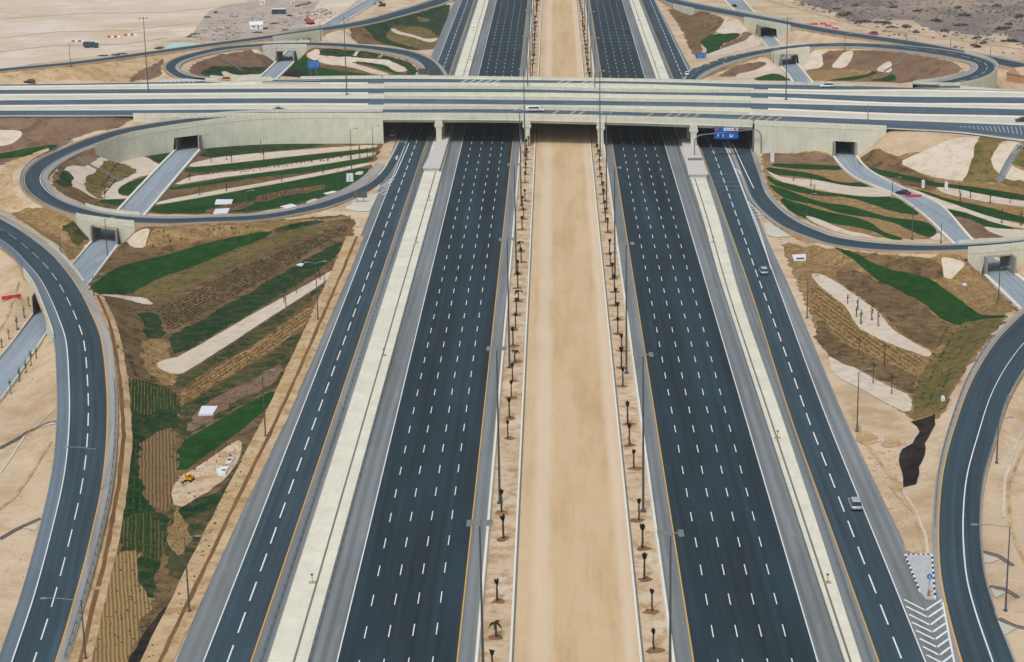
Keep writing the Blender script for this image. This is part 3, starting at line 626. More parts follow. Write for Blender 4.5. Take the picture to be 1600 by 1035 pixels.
# --- slope below the front left loop, left of side road
soil(E((150, 500), (280, 495), (430, 555), (540, 625), (590, 655), (455, 845), (380, 740), (250, 660), (150, 590), (60, 530)), OCHRE)
soil(E((430, 600), (560, 640), (590, 665), (500, 750), (430, 700), (380, 620)), SCRUBG)
soil(E((0, 230), (180, 165), (330, 110), (200, 190), (90, 260), (70, 360), (120, 440), (150, 500), (60, 500), (0, 470)), BERM)
# --- left triangle
soil([(150, 462), (136, 451), (155, 420), (197, 372), (236, 356), (330, 352), (440, 346), (530, 334), (556, 341), (549, 375), (520, 440), (480, 540), (430, 640), (380, 740), (330, 850), (290, 940), (258, 1000), (225, 1080), (180, 1180), (80, 1180), (125, 1045), (131, 1018), (161, 930), (180, 855), (199, 735), (204, 680), (199, 600), (187, 545), (172, 500)], SOIL)
soil([(237, 358), (330, 353), (400, 350), (470, 342), (548, 336), (545, 342), (470, 352), (400, 365), (300, 381), (228, 389)], OCHRE)
pale([(196, 379), (205, 370), (236, 356), (231, 372), (226, 388), (205, 388)])
lawn([(148, 462), (139, 452), (152, 440), (176, 421), (226, 406), (300, 386), (352, 374), (400, 364), (430, 361), (412, 374), (364, 391), (301, 418), (251, 434), (205, 458), (196, 461)])
lawn([(428, 358), (470, 348), (512, 343), (505, 348), (470, 356), (440, 362)], DLAWN)
soil([(205, 458), (251, 436), (301, 420), (412, 376), (470, 356), (540, 345), (460, 376), (400, 397), (300, 440), (243, 470)], OLIVE)
soil([(243, 474), (281, 464), (400, 398), (460, 376), (540, 347), (545, 362), (500, 385), (400, 448), (262, 524), (255, 500)], SOIL)
pale([(150, 462), (195, 461), (225, 465), (240, 475), (235, 477), (200, 468), (165, 463)])
soil([(163, 464), (200, 468), (235, 478), (243, 480), (252, 500), (262, 530), (272, 560), (276, 606), (240, 598), (218, 585), (200, 590), (188, 545), (174, 490)], SOIL)
soil([(220, 535), (232, 530), (260, 530), (266, 555), (275, 590), (276, 606), (240, 592), (222, 570)], OCHRE)
lawn([(212, 488), (241, 488), (252, 505), (258, 526), (231, 530), (222, 522), (230, 508)], DLAWN)
lawn([(262, 527), (300, 508), (400, 451), (480, 405), (536, 374), (528, 395), (515, 412), (400, 486), (277, 556), (270, 548)], DLAWN)
pale([(242, 568), (262, 561), (281, 558), (400, 488), (515, 426), (530, 412), (522, 425), (516, 436), (400, 511), (289, 583), (272, 586), (251, 578)])
lawn([(277, 588), (290, 584), (400, 513), (514, 439), (505, 452), (470, 482), (425, 520), (400, 536), (327, 576), (289, 606), (276, 606)], SCRUBG)
soil([(282, 608), (400, 540), (480, 482), (500, 468), (492, 490), (460, 520), (400, 563), (304, 621), (284, 636)], OCHRE)
lawn([(284, 637), (304, 622), (400, 566), (460, 524), (475, 520), (460, 560), (440, 600), (428, 607), (400, 622), (330, 662), (276, 692), (279, 660)], SCRUBG)
soil([(300, 652), (312, 640), (340, 620), (400, 590), (445, 565), (440, 590), (400, 612), (350, 640), (322, 662), (285, 680)], REDSOIL)
lawn([(275, 697), (330, 664), (400, 624), (428, 609), (426, 630), (400, 656), (340, 700), (276, 746)])
lawn([(204, 592), (234, 596), (276, 611), (281, 646), (276, 678), (236, 684), (225, 688), (218, 716), (221, 760), (240, 798), (262, 803), (260, 848), (246, 900), (240, 935), (225, 932), (208, 900), (222, 872), (184, 858), (195, 775), (203, 690)], DLAWN)
soil([(186, 848), (200, 805), (236, 802), (256, 822), (252, 860), (240, 880), (222, 872)], FURG)
soil([(204, 594), (236, 600), (276, 614), (280, 642), (250, 640), (230, 650), (204, 640)], FURG)
soil([(222, 690), (240, 676), (277, 668), (277, 748), (264, 800), (240, 799), (221, 762), (217, 716)], FUR1)
soil([(183, 858), (228, 862), (215, 880), (212, 902), (228, 932), (240, 936), (230, 960), (212, 990), (200, 1040), (180, 1160), (90, 1160), (132, 1030), (162, 930)], FUR2)
soil([(266, 792), (290, 786), (330, 780), (365, 740), (395, 690), (350, 800), (320, 860), (290, 910), (258, 900), (262, 840)], SCRUBG)
soil([(268, 800), (285, 790), (290, 820), (300, 850), (280, 870), (260, 860)], OCHRE)
patch('works_ground', [(268, 765), (280, 745), (310, 728), (350, 702), (380, 685), (375, 720), (355, 748), (330, 765), (300, 785), (276, 795)], VERGE)
lawn([(282, 795), (310, 780), (350, 768), (372, 735), (365, 770), (330, 795), (300, 812), (280, 815)], DLAWN)
patch('dark_hollow', [(262, 945), (273, 965), (255, 1000), (235, 1060), (200, 1120), (196, 1040), (226, 985), (245, 965)], MUD)
# --- front right loop interior
soil([(1192, 236), (1290, 240), (1420, 248), (1530, 214), (1600, 221), (1750, 260), (1750, 340), (1600, 368), (1500, 374), (1400, 374), (1300, 362), (1250, 342), (1218, 318), (1200, 294), (1190, 262)], OCHRE)
soil(Hh((-30, 150), (200, 165), (390, 175), (440, 225), (460, 260), (250, 250), (0, 225)), REDSOIL)
soil(Hh((550, 180), (830, 195), (835, 230), (930, 285), (1050, 330), (1050, 400), (850, 360), (700, 280), (590, 235)), SOIL)
lawn(Hh((20, 222), (200, 225), (400, 235), (470, 240), (465, 265), (250, 262), (40, 245)))
lawn(Hh((-20, 245), (100, 258), (300, 290), (420, 335), (500, 345), (600, 335), (645, 370), (480, 370), (380, 345), (250, 310), (20, 292)))
pale(Hh((-15, 262), (60, 300), (130, 315), (300, 325), (500, 365), (640, 372), (720, 385), (800, 425), (620, 432), (400, 405), (200, 362), (60, 330)))
lawn(Hh((-10, 290), (60, 335), (200, 365), (300, 395), (450, 412), (600, 432), (790, 430), (880, 490), (960, 548), (800, 530), (650, 480), (500, 432), (300, 425), (150, 395), (10, 345)))
lawn(Hh((-5, 348), (120, 385), (250, 440), (360, 470), (500, 482), (620, 520), (760, 560), (990, 582), (1055, 650), (1010, 690), (900, 650), (780, 590), (640, 560), (450, 535), (300, 480), (120, 450), (40, 400)))
lawn(Hh((60, 430), (200, 472), (350, 520), (560, 560), (640, 590), (700, 640), (860, 697), (760, 697), (650, 645), (550, 620), (450, 605), (250, 575), (130, 520)))
pale(Hh((218, 545), (300, 562), (380, 595), (500, 645), (600, 660), (690, 687), (560, 682), (400, 640), (300, 600)))
pale(Hh((1000, 700), (1020, 680), (1060, 650), (1110, 700)))
lawn(Hh((590, 240), (760, 275), (930, 310), (1060, 345), (1300, 370), (1592, 418), (1800, 450), (1800, 470), (1592, 452), (1400, 438), (1200, 395), (1060, 375), (900, 335), (700, 300)))
pale(Hh((1040, 370), (1100, 372), (1200, 385), (1300, 410), (1592, 460), (1800, 480), (1800, 510), (1592, 492), (1400, 470), (1250, 442), (1090, 410)))
lawn(Hh((870, 375), (1000, 400), (1100, 440), (1350, 490), (1592, 560), (1800, 600), (1800, 640), (1592, 592), (1400, 565), (1200, 490), (1060, 445)))
pale(Hh((790, 372), (890, 378), (1050, 440), (1200, 492), (1400, 562), (1592, 605), (1800, 640), (1800, 660), (1592, 628), (1450, 605), (1250, 540), (1030, 488), (960, 455)))
lawn(Hh((1030, 488), (1200, 520), (1330, 565), (1400, 590), (1560, 632), (1400, 628), (1280, 600), (1180, 560), (1100, 532)))
soil(Hh((1130, 550), (1200, 560), (1300, 585), (1400, 640), (1490, 682), (1300, 690), (1200, 640)), REDSOIL)
pale(Hh((1330, 612), (1450, 630), (1592, 635), (1800, 640), (1800, 680), (1592, 680), (1480, 685), (1380, 650)))
pale(Hh((835, 205), (1320, 55), (1290, 160), (1215, 335), (1050, 312), (930, 275), (838, 232)), round_=False)
soil(Hh((1320, 55), (1480, 80), (1400, 150), (1388, 200), (1400, 250), (1450, 320), (1430, 337), (1215, 333), (1270, 200)), OLIVE, round_=False)
pale(Hh((1480, 80), (1592, 95), (1520, 160), (1500, 200), (1520, 240), (1600, 275), (1800, 330), (1800, 400), (1592, 360), (1450, 305), (1395, 240), (1388, 180)))
soil(Hh((1592, 105), (1530, 160), (1508, 200), (1530, 235), (1620, 270), (1760, 290), (1760, 130)), OLIVE)
soil(Hh((1455, 315), (1592, 340), (1800, 400), (1800, 430), (1592, 380), (1440, 345)), OLIVE)
# --- right triangle
soil([(1216, 372), (1300, 392), (1373, 400), (1470, 408), (1526, 412), (1592, 482), (1552, 525), (1500, 590), (1475, 650), (1420, 660), (1300, 560), (1280, 525), (1262, 480), (1240, 430)], OCHRE)
soil([(1300, 393), (1373, 402), (1470, 410), (1475, 438), (1440, 436), (1406, 428), (1361, 413), (1330, 396)], SOIL)
lawn([(1298, 386), (1325, 391), (1361, 413), (1406, 426), (1464, 440), (1476, 452), (1572, 493), (1577, 498), (1527, 500), (1496, 512), (1464, 495), (1441, 473), (1383, 445), (1345, 418)])
pale(Hh((1075, 805), (1130, 810), (1280, 880), (1230, 925), (1100, 945), (1085, 880)))
soil(L((1060, 85), (1200, 50), (1300, 0), (1560, 245), (1500, 295), (1350, 230), (1180, 150)), OCHRE)
soil(L((480, -20), (700, 80), (960, 215), (1050, 305), (1175, 365), (1080, 480), (1030, 510), (900, 440), (820, 400), (700, 260), (450, 95), (400, 30)), SOIL)
pale(L((262, 38), (330, 33), (450, 100), (560, 180), (690, 270), (740, 340), (800, 400), (900, 460), (1025, 522), (1000, 557), (870, 510), (750, 470), (640, 420), (560, 370), (520, 300), (480, 230), (380, 160), (300, 90)))
soil(L((240, 130), (300, 120), (450, 215), (500, 300), (560, 378), (750, 475), (990, 560), (900, 660), (700, 570), (500, 480), (370, 390), (290, 280)), OCHRE)
soil(L((320, 300), (420, 440), (560, 510), (720, 580), (890, 660), (930, 700), (905, 800), (760, 720), (540, 620), (470, 600), (370, 540), (280, 400)), SOIL)
pale(L((368, 540), (430, 575), (480, 600), (540, 618), (720, 720), (905, 800), (882, 912), (700, 820), (560, 740), (470, 700), (400, 650)))
soil(L((1175, 365), (1240, 330), (1350, 315), (1490, 312), (1380, 430), (1240, 600), (1130, 780), (1085, 882), (980, 920), (890, 945), (905, 850), (930, 700), (1000, 600), (1080, 500), (1120, 420)), OLIVE)
soil(L((480, 790), (560, 760), (880, 925), (960, 1010), (960, 1100), (700, 1080), (560, 1050)), SAND)
patch('dark_tarp_ground', [(1424, 659), (1461, 648), (1460, 665), (1450, 683), (1440, 722), (1431, 758), (1412, 762), (1406, 728), (1408, 702), (1424, 694), (1436, 676)], MUD, round_=False)
# --- berms and ditches beside the motorway and outer ramps
def strip_px(name, pts, w0, w1, mat):                  # a draped strip offset sideways (metres) from a traced line
    c = np.array([T(*p)[:2] for p in pts]); t = np.gradient(c, axis=0); t /= np.linalg.norm(t, axis=1)[:, None]
    n = np.stack((-t[:, 1], t[:, 0]), 1)
    poly = [tuple(p) for p in (c+n*w0)]+[tuple(p) for p in (c+n*w1)[::-1]]
    LIFT[0] += .0007; return drape(name, poly, mat, LIFT[0], .12, 4, False)
lb = [cr(float(np.interp(y, (427, 679, 795, 1035), (-.421, -.427, -.436, -.443))), y) for y in (1500, 1200, 1035, 900, 780, 660, 560, 480, 420, 370)]
strip_px('ditch_bank', lb, -2.6, 2.4, BERM); strip_px('ditch', lb, -.2, -.95, DITCH)
lb2 = [(125, 1040), (146, 950), (166, 870), (186, 760), (194, 680), (190, 610), (181, 545), (170, 500), (152, 462)]
strip_px('ditch_bank', [(60, 1250)]+lb2, -1.6, 2.6, BERM); strip_px('ditch', [(60, 1250)]+lb2, -.3, .45, DITCH)

# tyre tracks and wind streaks on the bare sand, pale and darker strips a few decimetres wide
for k, (pts, w_, m_) in enumerate((([(1390, 760), (1425, 800), (1440, 840), (1445, 868)], .5, BERM), ([(1400, 752), (1432, 800), (1446, 838), (1450, 866)], .5, PALE), ([(1330, 640), (1350, 690), (1392, 745), (1415, 790)], .7, BERM), ([(1600, 700), (1575, 760), (1580, 830), (1610, 900)], .6, BERM), ([(1620, 640), (1590, 690), (1570, 750), (1568, 810)], .5, PALE),
    ([(80, 690), (50, 740), (20, 780), (-20, 810)], .6, BERM), ([(84, 640), (40, 680), (0, 740)], .5, PALE), ([(30, 440), (10, 500), (-20, 540)], .6, BERM), ([(0, 60), (90, 50), (200, 48), (300, 36)], 1.6, SAND), ([(-30, 85), (80, 72), (190, 70), (260, 60)], 1.4, COMPOUND), ([(0, 30), (120, 22), (260, 20), (390, 6)], 2.0, SAND), ([(1120, 0), (1200, 25), (1290, 36), (1400, 62), (1600, 90)], 1.6, PALE), ([(1180, -5), (1260, 18), (1360, 45), (1600, 78)], 1.2, BERM))):
    strip_px('sand_track', pts, -w_/2, w_/2, m_)
for poly in ([(1340, 672), (1365, 676), (1372, 694), (1350, 698), (1338, 688)], [(1382, 684), (1405, 684), (1404, 696), (1390, 702), (1378, 694)], [(1398, 740), (1410, 765), (1402, 780), (1390, 762)], [(1418, 846), (1434, 862), (1430, 868), (1414, 858)]): soil(poly, BERM)


# ------------------------------------------------------------------ motorway corridor (ground level)
Lo = {1500: -.42, 1035: -.421, 660: -.4215, 420: -.411, 340: -.409, 225: -.419, 0: -.42}
cl = corr(Lo, -.0835)
struct(rstrip('motorway_pavement', cl, 0, 0, 1, 0, .05, SHLD))
crr = corr(.1335, {1500: .462, 1035: .455, 850: .452, 660: .448, 420: .455, 330: .458, 300: .47, 225: .512, 117: .46, 0: .437, -160: .43})
struct(rstrip('motorway_pavement', crr, 0, 0, 1, 0, .05, SHLD))
med = corr(-.086, .1355); struct(rstrip('median_verge', med, 0, 0, 1, 0, .03, VERGE))
med2 = corr(-.0475, .0985); struct(rstrip('median_sand', med2, 0, 0, 1, 0, .04, MEDSAND))
def lane_block(a, b, mat=LANE, lift=.07, u0=0, u1=99):
    r_ = corr(a, b); struct(rstrip('traffic_lanes', r_, 0, 0, 1, 0, lift, mat, None, u0, u1)); return r_
LB = lane_block(-.241, -.107); RB = lane_block(.157, .2955)
Rw = {1500: .4145, 1035: .4157, 660: .4195, 420: .434, 300: .447, 225: .452, 117: .445, 0: .434, -160: .43}
Ry = {1500: .362, 1035: .3636, 660: .365, 420: .379, 225: .386, 117: .385, 0: .378, -160: .375}
LSV = lane_block(-.39, -.337, LANE2); RSV = lane_block(Ry, Rw, LANE2)
def solid(rr, mat, name='edge_line', w=.26, lift=.085, u0=0, u1=99):
    r_ = corr(rr, (rr+.01) if not isinstance(rr, dict) else {k: v+.01 for k, v in rr.items()})
    o = line(name, r_, 0, 0, w, lift, mat, None, u0, u1); struct(o); return r_
for rr, m_ in ((-.241, WHITE), (-.107, YEL), (.157, YEL), (.2955, WHITE), (-.39, WHITE), (-.337, YEL), (Rw, WHITE), (Ry, YEL)): solid(rr, m_, w=.2)
def lane_dashes(rs, dash, phase, shear, w=.17):
    r0 = corr(rs[0], rs[0]+.01) if not isinstance(rs[0], dict) else corr(rs[0], {k: v+.01 for k, v in rs[0].items()})
    mb = MB(); y0 = 240; N = r0.N[0]
    for k, rr in enumerate(rs):
        Y = 228+phase+shear*k
        while Y < 1500:
            for yy in ((Y, Y+dash),):
                p = []
                for y_ in yy:
                    d_ = RMinvY(y_); rv = rr if not isinstance(rr, dict) else float(np.interp(d_, sorted(rr), [rr[z] for z in sorted(rr)]))
                    p.append(P(*cr(rv, d_), .085))
                mb.add([p[0]-(w/2, 0, 0), p[1]-(w/2, 0, 0), p[1]+(w/2, 0, 0), p[0]+(w/2, 0, 0)], [(0, 1, 2, 3)])
            Y += 12.0
    return struct(mb.build('lane_dashes', WHITE))
_ys = np.linspace(1600, -200, 1801); _Y = np.array([P(*cr(.1, y))[1] for y in _ys])
def RMinvY(Y): return float(np.interp(Y, _Y, _ys))
lane_dashes([-.2163, -.1889, -.1613, -.1345], 4.4, 0.0, .45)
lane_dashes([.1843, .2119, .2397, .2673], 4.4, 0.4, .1)
lane_dashes([-.3635], 7.6, 2.0, 0, .24)
lane_dashes([{1500: .3905, 1035: .3905, 660: .391, 420: .402, 240: .416, 117: .417, 0: .416}], 7.6, 5.0, 0, .24)
# pale concrete strips between main and service carriageways
ls = corr(-.3185, -.2735); struct(rstrip('concrete_strip', ls, 0, 0, 1, 0, .12, STRIP))
rs_ = corr({1500: .3255, 1035: .326, 460: .324, 285: .335, 117: .33, 0: .323}, {1500: .341, 1035: .3445, 660: .3515, 460: .353, 285: .373, 117: .372, 0: .367})
struct(rstrip('concrete_strip', rs_, 0, 0, 1, 0, .12, STRIP))
struct(line('strip_channel', corr(-.289, -.28), 0, 0, .35, .135, DKCON)); struct(line('strip_channel', corr({1500: .331, 460: .3335, 285: .345, 0: .34}, .36), 0, 0, .35, .135, DKCON))
for k, (rr, lab) in enumerate(((-.3262, 'guardrail between the left service road and the pale concrete strip'), (-.2715, 'guardrail on the right edge of the left concrete strip'), (.3235, 'guardrail on the left edge of the right concrete strip'), (.3535, 'guardrail between the right concrete strip and the right service road'))):
    rd = rr if k != 3 else {1500: .349, 1035: .3545, 460: .3635, 285: .379, 0: .372}
    rx = corr(rd, rr+.01 if k != 3 else .40); guardrail(rx, 0, 0, lab, 0, 8)
    rx2 = corr(rd, rr+.01 if k != 3 else .40); guardrail(rx2, 0, 0, lab+', beyond the overpass', 9, 12)
# median barriers and kerbs
for rr, lab in ((-.085, 'left'), (.1343, 'right')):
    rx = corr(rr, rr+.01)
    barrier(rx, 0, 0, [(-.34, -.1), (.34, -.1), (.3, .08), (.2, .3), (.2, .85), (-.2, .85), (-.2, .3), (-.3, .08)], BARR, 'concrete_barrier', 'long white concrete barrier on the %s side of the sandy median' % lab, 'barrier')
for rr, lab in ((-.0475, 'left'), (.0985, 'right')):
    rx = corr(rr, rr+.01)
    barrier(rx, 0, 0, [(-.17, 0), (.17, 0), (.17, .12), (-.17, .12)], BARR, 'kerb_edging', 'pale kerb along the %s edge of the median sand' % lab, 'kerb')
    struct(line('kerb_joint', rx, 0, .36, .3, .06, DKCON))
# darker stains around palm pits come later; transverse marks on right aux lane
tb = Rib([(1105, 226, 1141, 226, 0), (1129, 302, 1172, 302, 0)], 1)
mb = MB()
for y, x0, x1 in ((232, 1107, 1150), (238, 1109, 1152), (272, 1117, 1163), (277, 1119, 1166), (284, 1121, 1168), (291, 1123, 1171), (298, 1125, 1175)):
    a = P(x0, y, .082); b = P(x1, y, .082); mb.add([a-(0, .35, 0), b-(0, .35, 0), b+(0, .35, 0), a+(0, .35, 0)], [(0, 1, 2, 3)])
struct(mb.build('rumble_strips', RUMBLE))

# ------------------------------------------------------------------ crossing road on its embankment and bridge
def near_u(rib, px): return float(np.interp(px, [s[0] for s in rib.st], range(len(rib.st))))
uA, uB = near_u(CROSS, 598), near_u(CROSS, 1176)
struct(rstrip('crossing_median', CROSS, 0, 0, 1, 0, -.06, MEDC, None, 0, uA)); struct(rstrip('crossing_median', CROSS, 0, 0, 1, 0, -.06, MEDC, None, uB, 99))
bridge = empty('overpass_bridge', P(870, 185, 0)); bl = np.array(bridge.location)
tag(bridge, 'long pale concrete overpass carrying the crossing roads over the motorway', 'bridge')
i = CROSS.sel(uA, uB); Lc, Rc = CROSS.L[i]-bl, CROSS.R[i]-bl
n = len(i); V = []; UVs = []; prof = [(0, 0, -.06), (1, 0, -.06), (1, 0, -1.5), (1, -1.2, -1.5), (1, -1.2, -2.5), (0, 1.2, -2.5), (0, 1.2, -1.5), (0, 0, -1.5)]
for k in range(n):
    Nn = CROSS.N[i[k]]
    for t, off, dz in prof: V.append((Lc[k] if t == 0 else Rc[k])+Nn*off*1.0+np.array((0, 0, dz))); UVs.append((CROSS.S[i[k]], dz+(0 if t else 60)))
Fs = [(k*8+j, k*8+(j+1) % 8, (k+1)*8+(j+1) % 8, (k+1)*8+j) for k in range(n-1) for j in range(8)]+[tuple(range(7, -1, -1)), tuple((n-1)*8+j for j in range(8))]
mesh('deck', V, Fs, PARA, bridge, UVs)
# a thin shadow-catching ledge under the fascia is the real recess of the girder
extrude('cornice', Rc, CROSS.N[i], CROSS.S[i], [(0.002, -1.5), (.12, -1.5), (.12, -1.25), (.002, -1.2)], PARA, bridge)
extrude('parapet', Rc, CROSS.N[i], CROSS.S[i], [(-.4, -.06), (.0, -.06), (-.05, 1.05), (-.35, 1.05)], PARA, bridge)
extrude('parapet', Lc, CROSS.N[i], CROSS.S[i], [(.0, -.06), (.4, -.06), (.35, 1.05), (.05, 1.05)], PARA, bridge)
for px0, cwn in ((688, .9), (824, .9), (938, .9), (1081, .9)):
    y0 = float(np.interp(px0, [600, 1180], [218, 229])); base = P(px0, y0, 0)
    front = np.interp(base[0], CROSS.R[:, 0], CROSS.R[:, 1]); back = np.interp(base[0], CROSS.L[:, 0], CROSS.L[:, 1])
    depth = back-front
    for k, yy in enumerate((front-.1, front+depth*.24, front+depth*.5, front+depth*.76, back-2.2)):
        m_ = MB(); zt = 7.45; c = (base[0], yy+1.0)
        if k == 0: m_.box(-.95, .95, -1.1, 1.1, -.3, 5.6); m_.add([(-.95, -1.1, 5.6), (.95, -1.1, 5.6), (.95, 1.1, 5.6), (-.95, 1.1, 5.6), (-1.5, -1.3, 6.5), (1.5, -1.3, 6.5), (1.5, 1.3, 6.5), (-1.5, 1.3, 6.5)], [(0, 1, 5, 4), (1, 2, 6, 5), (2, 3, 7, 6), (3, 0, 4, 7)]); m_.box(-1.5, 1.5, -1.3, 1.3, 6.5, 7.0); m_.box(-1.3, 1.3, -1.15, 1.1, 7.0, 8.9)
        else: m_.box(-.9, .9, -1.1, 1.1, -.3, 5.8); m_.box(-1.4, 1.4, -1.2, 1.2, 5.8, zt)
        o = m_.build('pier', PARA, bridge); o.location = (c[0]-bl[0], c[1]-bl[1]-(0.35 if k == 0 else 0), -bl[2])
for k, (pxa, sgn) in enumerate(((598, -1), (1176, 1))):
    u = uA if k == 0 else uB; j = CROSS.sel(u, u+.01)[0]; a = CROSS.L[j]-bl; b = CROSS.R[j]-bl
    d = nrm(b-a); m_ = MB(); s_ = np.array((sgn*1.0, 0, 0)); b2 = b-d*.25
    V = [a, b2, b2+s_*1.5, a+s_*1.5]; VV = [(v[0], v[1], -.4-bl[2]) for v in V]+[(v[0], v[1], 7.6) for v in V]
    m_.add(VV, [(0, 1, 5, 4), (1, 2, 6, 5), (2, 3, 7, 6), (3, 0, 4, 7), (4, 5, 6, 7)])
    m_.build('abutment', DKCON, bridge)
def xu(rb, x):
    sx = [s_[0] for s_ in rb.st]; return float(np.interp(x, sx, range(len(sx))))
def deck_road(rb, lanes, mat=DECKA, lift=0.0):
    if rb is not BE: struct(rstrip('crossing_road', rb, 1, 0, 1, 4.6, lift-.006, mat, None, xu(rb, 597), xu(rb, 1178)))
    struct(rstrip('crossing_road', rb, 0, 0, 1, 0, lift, mat))
    line('edge_line', rb, 0, .7, .2, lift+.03, WORN, None)['kind'] = 'structure'; line('edge_line', rb, 1, -.7, .2, lift+.03, WORN, None)['kind'] = 'structure'
    if lanes: struct(dashes('lane_dashes', rb, lanes, .22, lift+.03, WORN, 8, 24))
deck_road(BA, []); deck_road(BC, [(.5, 0)]); deck_road(BD, [(.3, 0), (.62, 0)]); deck_road(BE, [(.5, 0)] and [])
xs_names = [(BA, 1, 4.9, 'nearest the back edge'), (BC, 0, -.45, 'on the far edge of the second road'), (BC, 1, 4.9, 'on the near edge of the second road'),
            (BD, 0, -.45, 'on the far edge of the widest road'), (BD, 1, 4.9, 'on the near edge of the widest road'), (BE, 0, -.45, 'on the far edge of the nearest road')]
for rb, t, off, lab in xs_names:
    sx = [s[0] for s in rb.st]; ua = float(np.interp(590, sx, range(len(sx)))); ub = float(np.interp(1180, sx, range(len(sx))))
    j = rb.sel(ua, ub); tag(extrude('bridge_parapet', rb.pt(t, off, 0)[j], rb.N[j], rb.S[j], PARAP, PARA), 'concrete parapet of the overpass %s' % lab, 'parapet')
    for (a_, b_, side) in ((0, ua-.05, 'left'), (ub+.05, 99, 'right')):
        j = rb.sel(a_, b_); off = min(off, .45)
        tag(extrude('concrete_barrier', rb.pt(t, off, -.06)[j], rb.N[j], rb.S[j], [(-.25, -.1), (.25, -.1), (.15, .5), (-.15, .5)], BARR), 'low concrete barrier %s, %s of the overpass' % (lab, side), 'barrier')
# hatching painted on the crossing road near gores and worn yellow bars
def bars(rb, xs, mat, w=.5, t0=.1, t1=.9, skew=1.5):
    sx = [s[0] for s in rb.st]; mb = MB()
    for x in xs:
        u = float(np.interp(x, sx, range(len(sx)))); j = min(range(len(rb.U)), key=lambda k: abs(rb.U[k]-u))
        a = rb.L[j]+(rb.R[j]-rb.L[j])*t0; b = rb.L[j]+(rb.R[j]-rb.L[j])*t1; T_ = rb.T[j]; z_ = np.array((0, 0, .035))
        mb.add([a-T_*w+T_*skew+z_, b-T_*w-T_*skew+z_, b+T_*w-T_*skew+z_, a+T_*w+T_*skew+z_], [(0, 1, 2, 3)])
    struct(mb.build('hatch_marking', mat))
bars(BE, (870, 890, 912), ORWORN); bars(BE, (1021, 1036, 1052, 1067, 1082), ORWORN, .4); bars(BE, (1162, 1172, 1184, 1196, 1209), ORWORN, .4)
bars(BA, (722, 735, 749, 762, 776, 870, 890, 908, 928), WORN, .6)

# ------------------------------------------------------------------ ramps
def nearest_side(p):
    best = 1e9
    for rb in (SL, SR):
        d = np.hypot(rb.C[:, 0]-p[0], rb.C[:, 1]-p[1]); k = int(d.argmin())
        v = float(abs((p-rb.C[k]) @ rb.NP[k]))-rb.HW[k]
        if d[k] < rb.W[k]/2+6: best = min(best, v)
    return best
def fine(rb, step=.9):
    n = int(rb.S[-1]/step); s = np.linspace(0, rb.S[-1], n)
    f = lambda a: np.array([np.interp(s, rb.S, a[:, k]) for k in range(3)]).T
    return f(rb.L), f(rb.R), s, np.interp(s, rb.S, rb.U)
def walls(rb, name, label, lim=2.2, usel=(0, 99)):
    """retaining wall wherever an elevated edge stands free of the earth beside it, open over the side roads"""
    Lf, Rf, s, U = fine(rb)
    for side, Pp, Po in (('left', Lf, Rf), ('right', Rf, Lf)):
        out = Pp-Po; out /= np.linalg.norm(out, axis=1)[:, None]; hgt = []
        for p, o_ in zip(Pp, out):
            g_ = H(p[0]+o_[0]*1.6, p[1]+o_[1]*1.6); hgt.append(g_)
        ok = np.array([(p[2]-g_ > lim) and usel[0] <= u <= usel[1] for p, g_, u in zip(Pp, hgt, U)])
        if name == 'CROSS': ok &= ~((U > uA) & (U < uB))
        # segments
        runs = []; k = 0
        while k < len(ok):
            if ok[k]:
                e = k
                while e+1 < len(ok) and (ok[e+1] or (e+6 < len(ok) and ok[e+2:e+7].any())): e += 1
                if e-k > 8: runs.append((k, e))
                k = e+1
            else: k += 1
        for (a, b) in runs:
            V = []; UVv = []; F_ = []
            for k in range(a, b+1):
                p = Pp[k]; zt = p[2]-.05; gz = min(hgt[k], p[2]-.5)-.8
                if nearest_side(p) < .6 and abs(p[2]) > 4.5 : gz = 5.0
                th = -out[k]*.5; base = p+out[k]*.06
                V += [(base[0], base[1], zt), (base[0], base[1], gz), (base[0]+th[0], base[1]+th[1], gz)]
                UVv += [(s[k], zt), (s[k], gz), (s[k]+.3, gz)]
            for k in range(b-a):
                F_ += [(k*3, k*3+1, k*3+4, k*3+3), (k*3+1, k*3+2, k*3+5, k*3+4)]
            c = Pp[(a+b)//2]; px_ = RM.T @ (c-np.array((0, 0, CH))); X_ = 800+FPX*px_[0]/-px_[2]; Y_ = 517.5-FPX*px_[1]/-px_[2]
            if not (-150 < X_ < 1750 and -60 < Y_ < 1200) and (b-a) < 200: continue
            o = mesh('retaining_wall', V, F_, WALLM, None, UVv)
            ln = (b-a)*.9
            tag(o, '%s concrete retaining wall %s' % ('long' if ln > 90 else 'short', label[side]), 'wall')
            N_ = -out[a:b+1]; tag(extrude('ramp_parapet', (Pp+out*.06)[a:b+1], N_, s[a:b+1], [(-.08, -.8), (.35, -.8), (.3, 1.0), (.02, 1.0)], PARA), 'pale parapet %s' % label[side], 'parapet')
            mb_ = 0
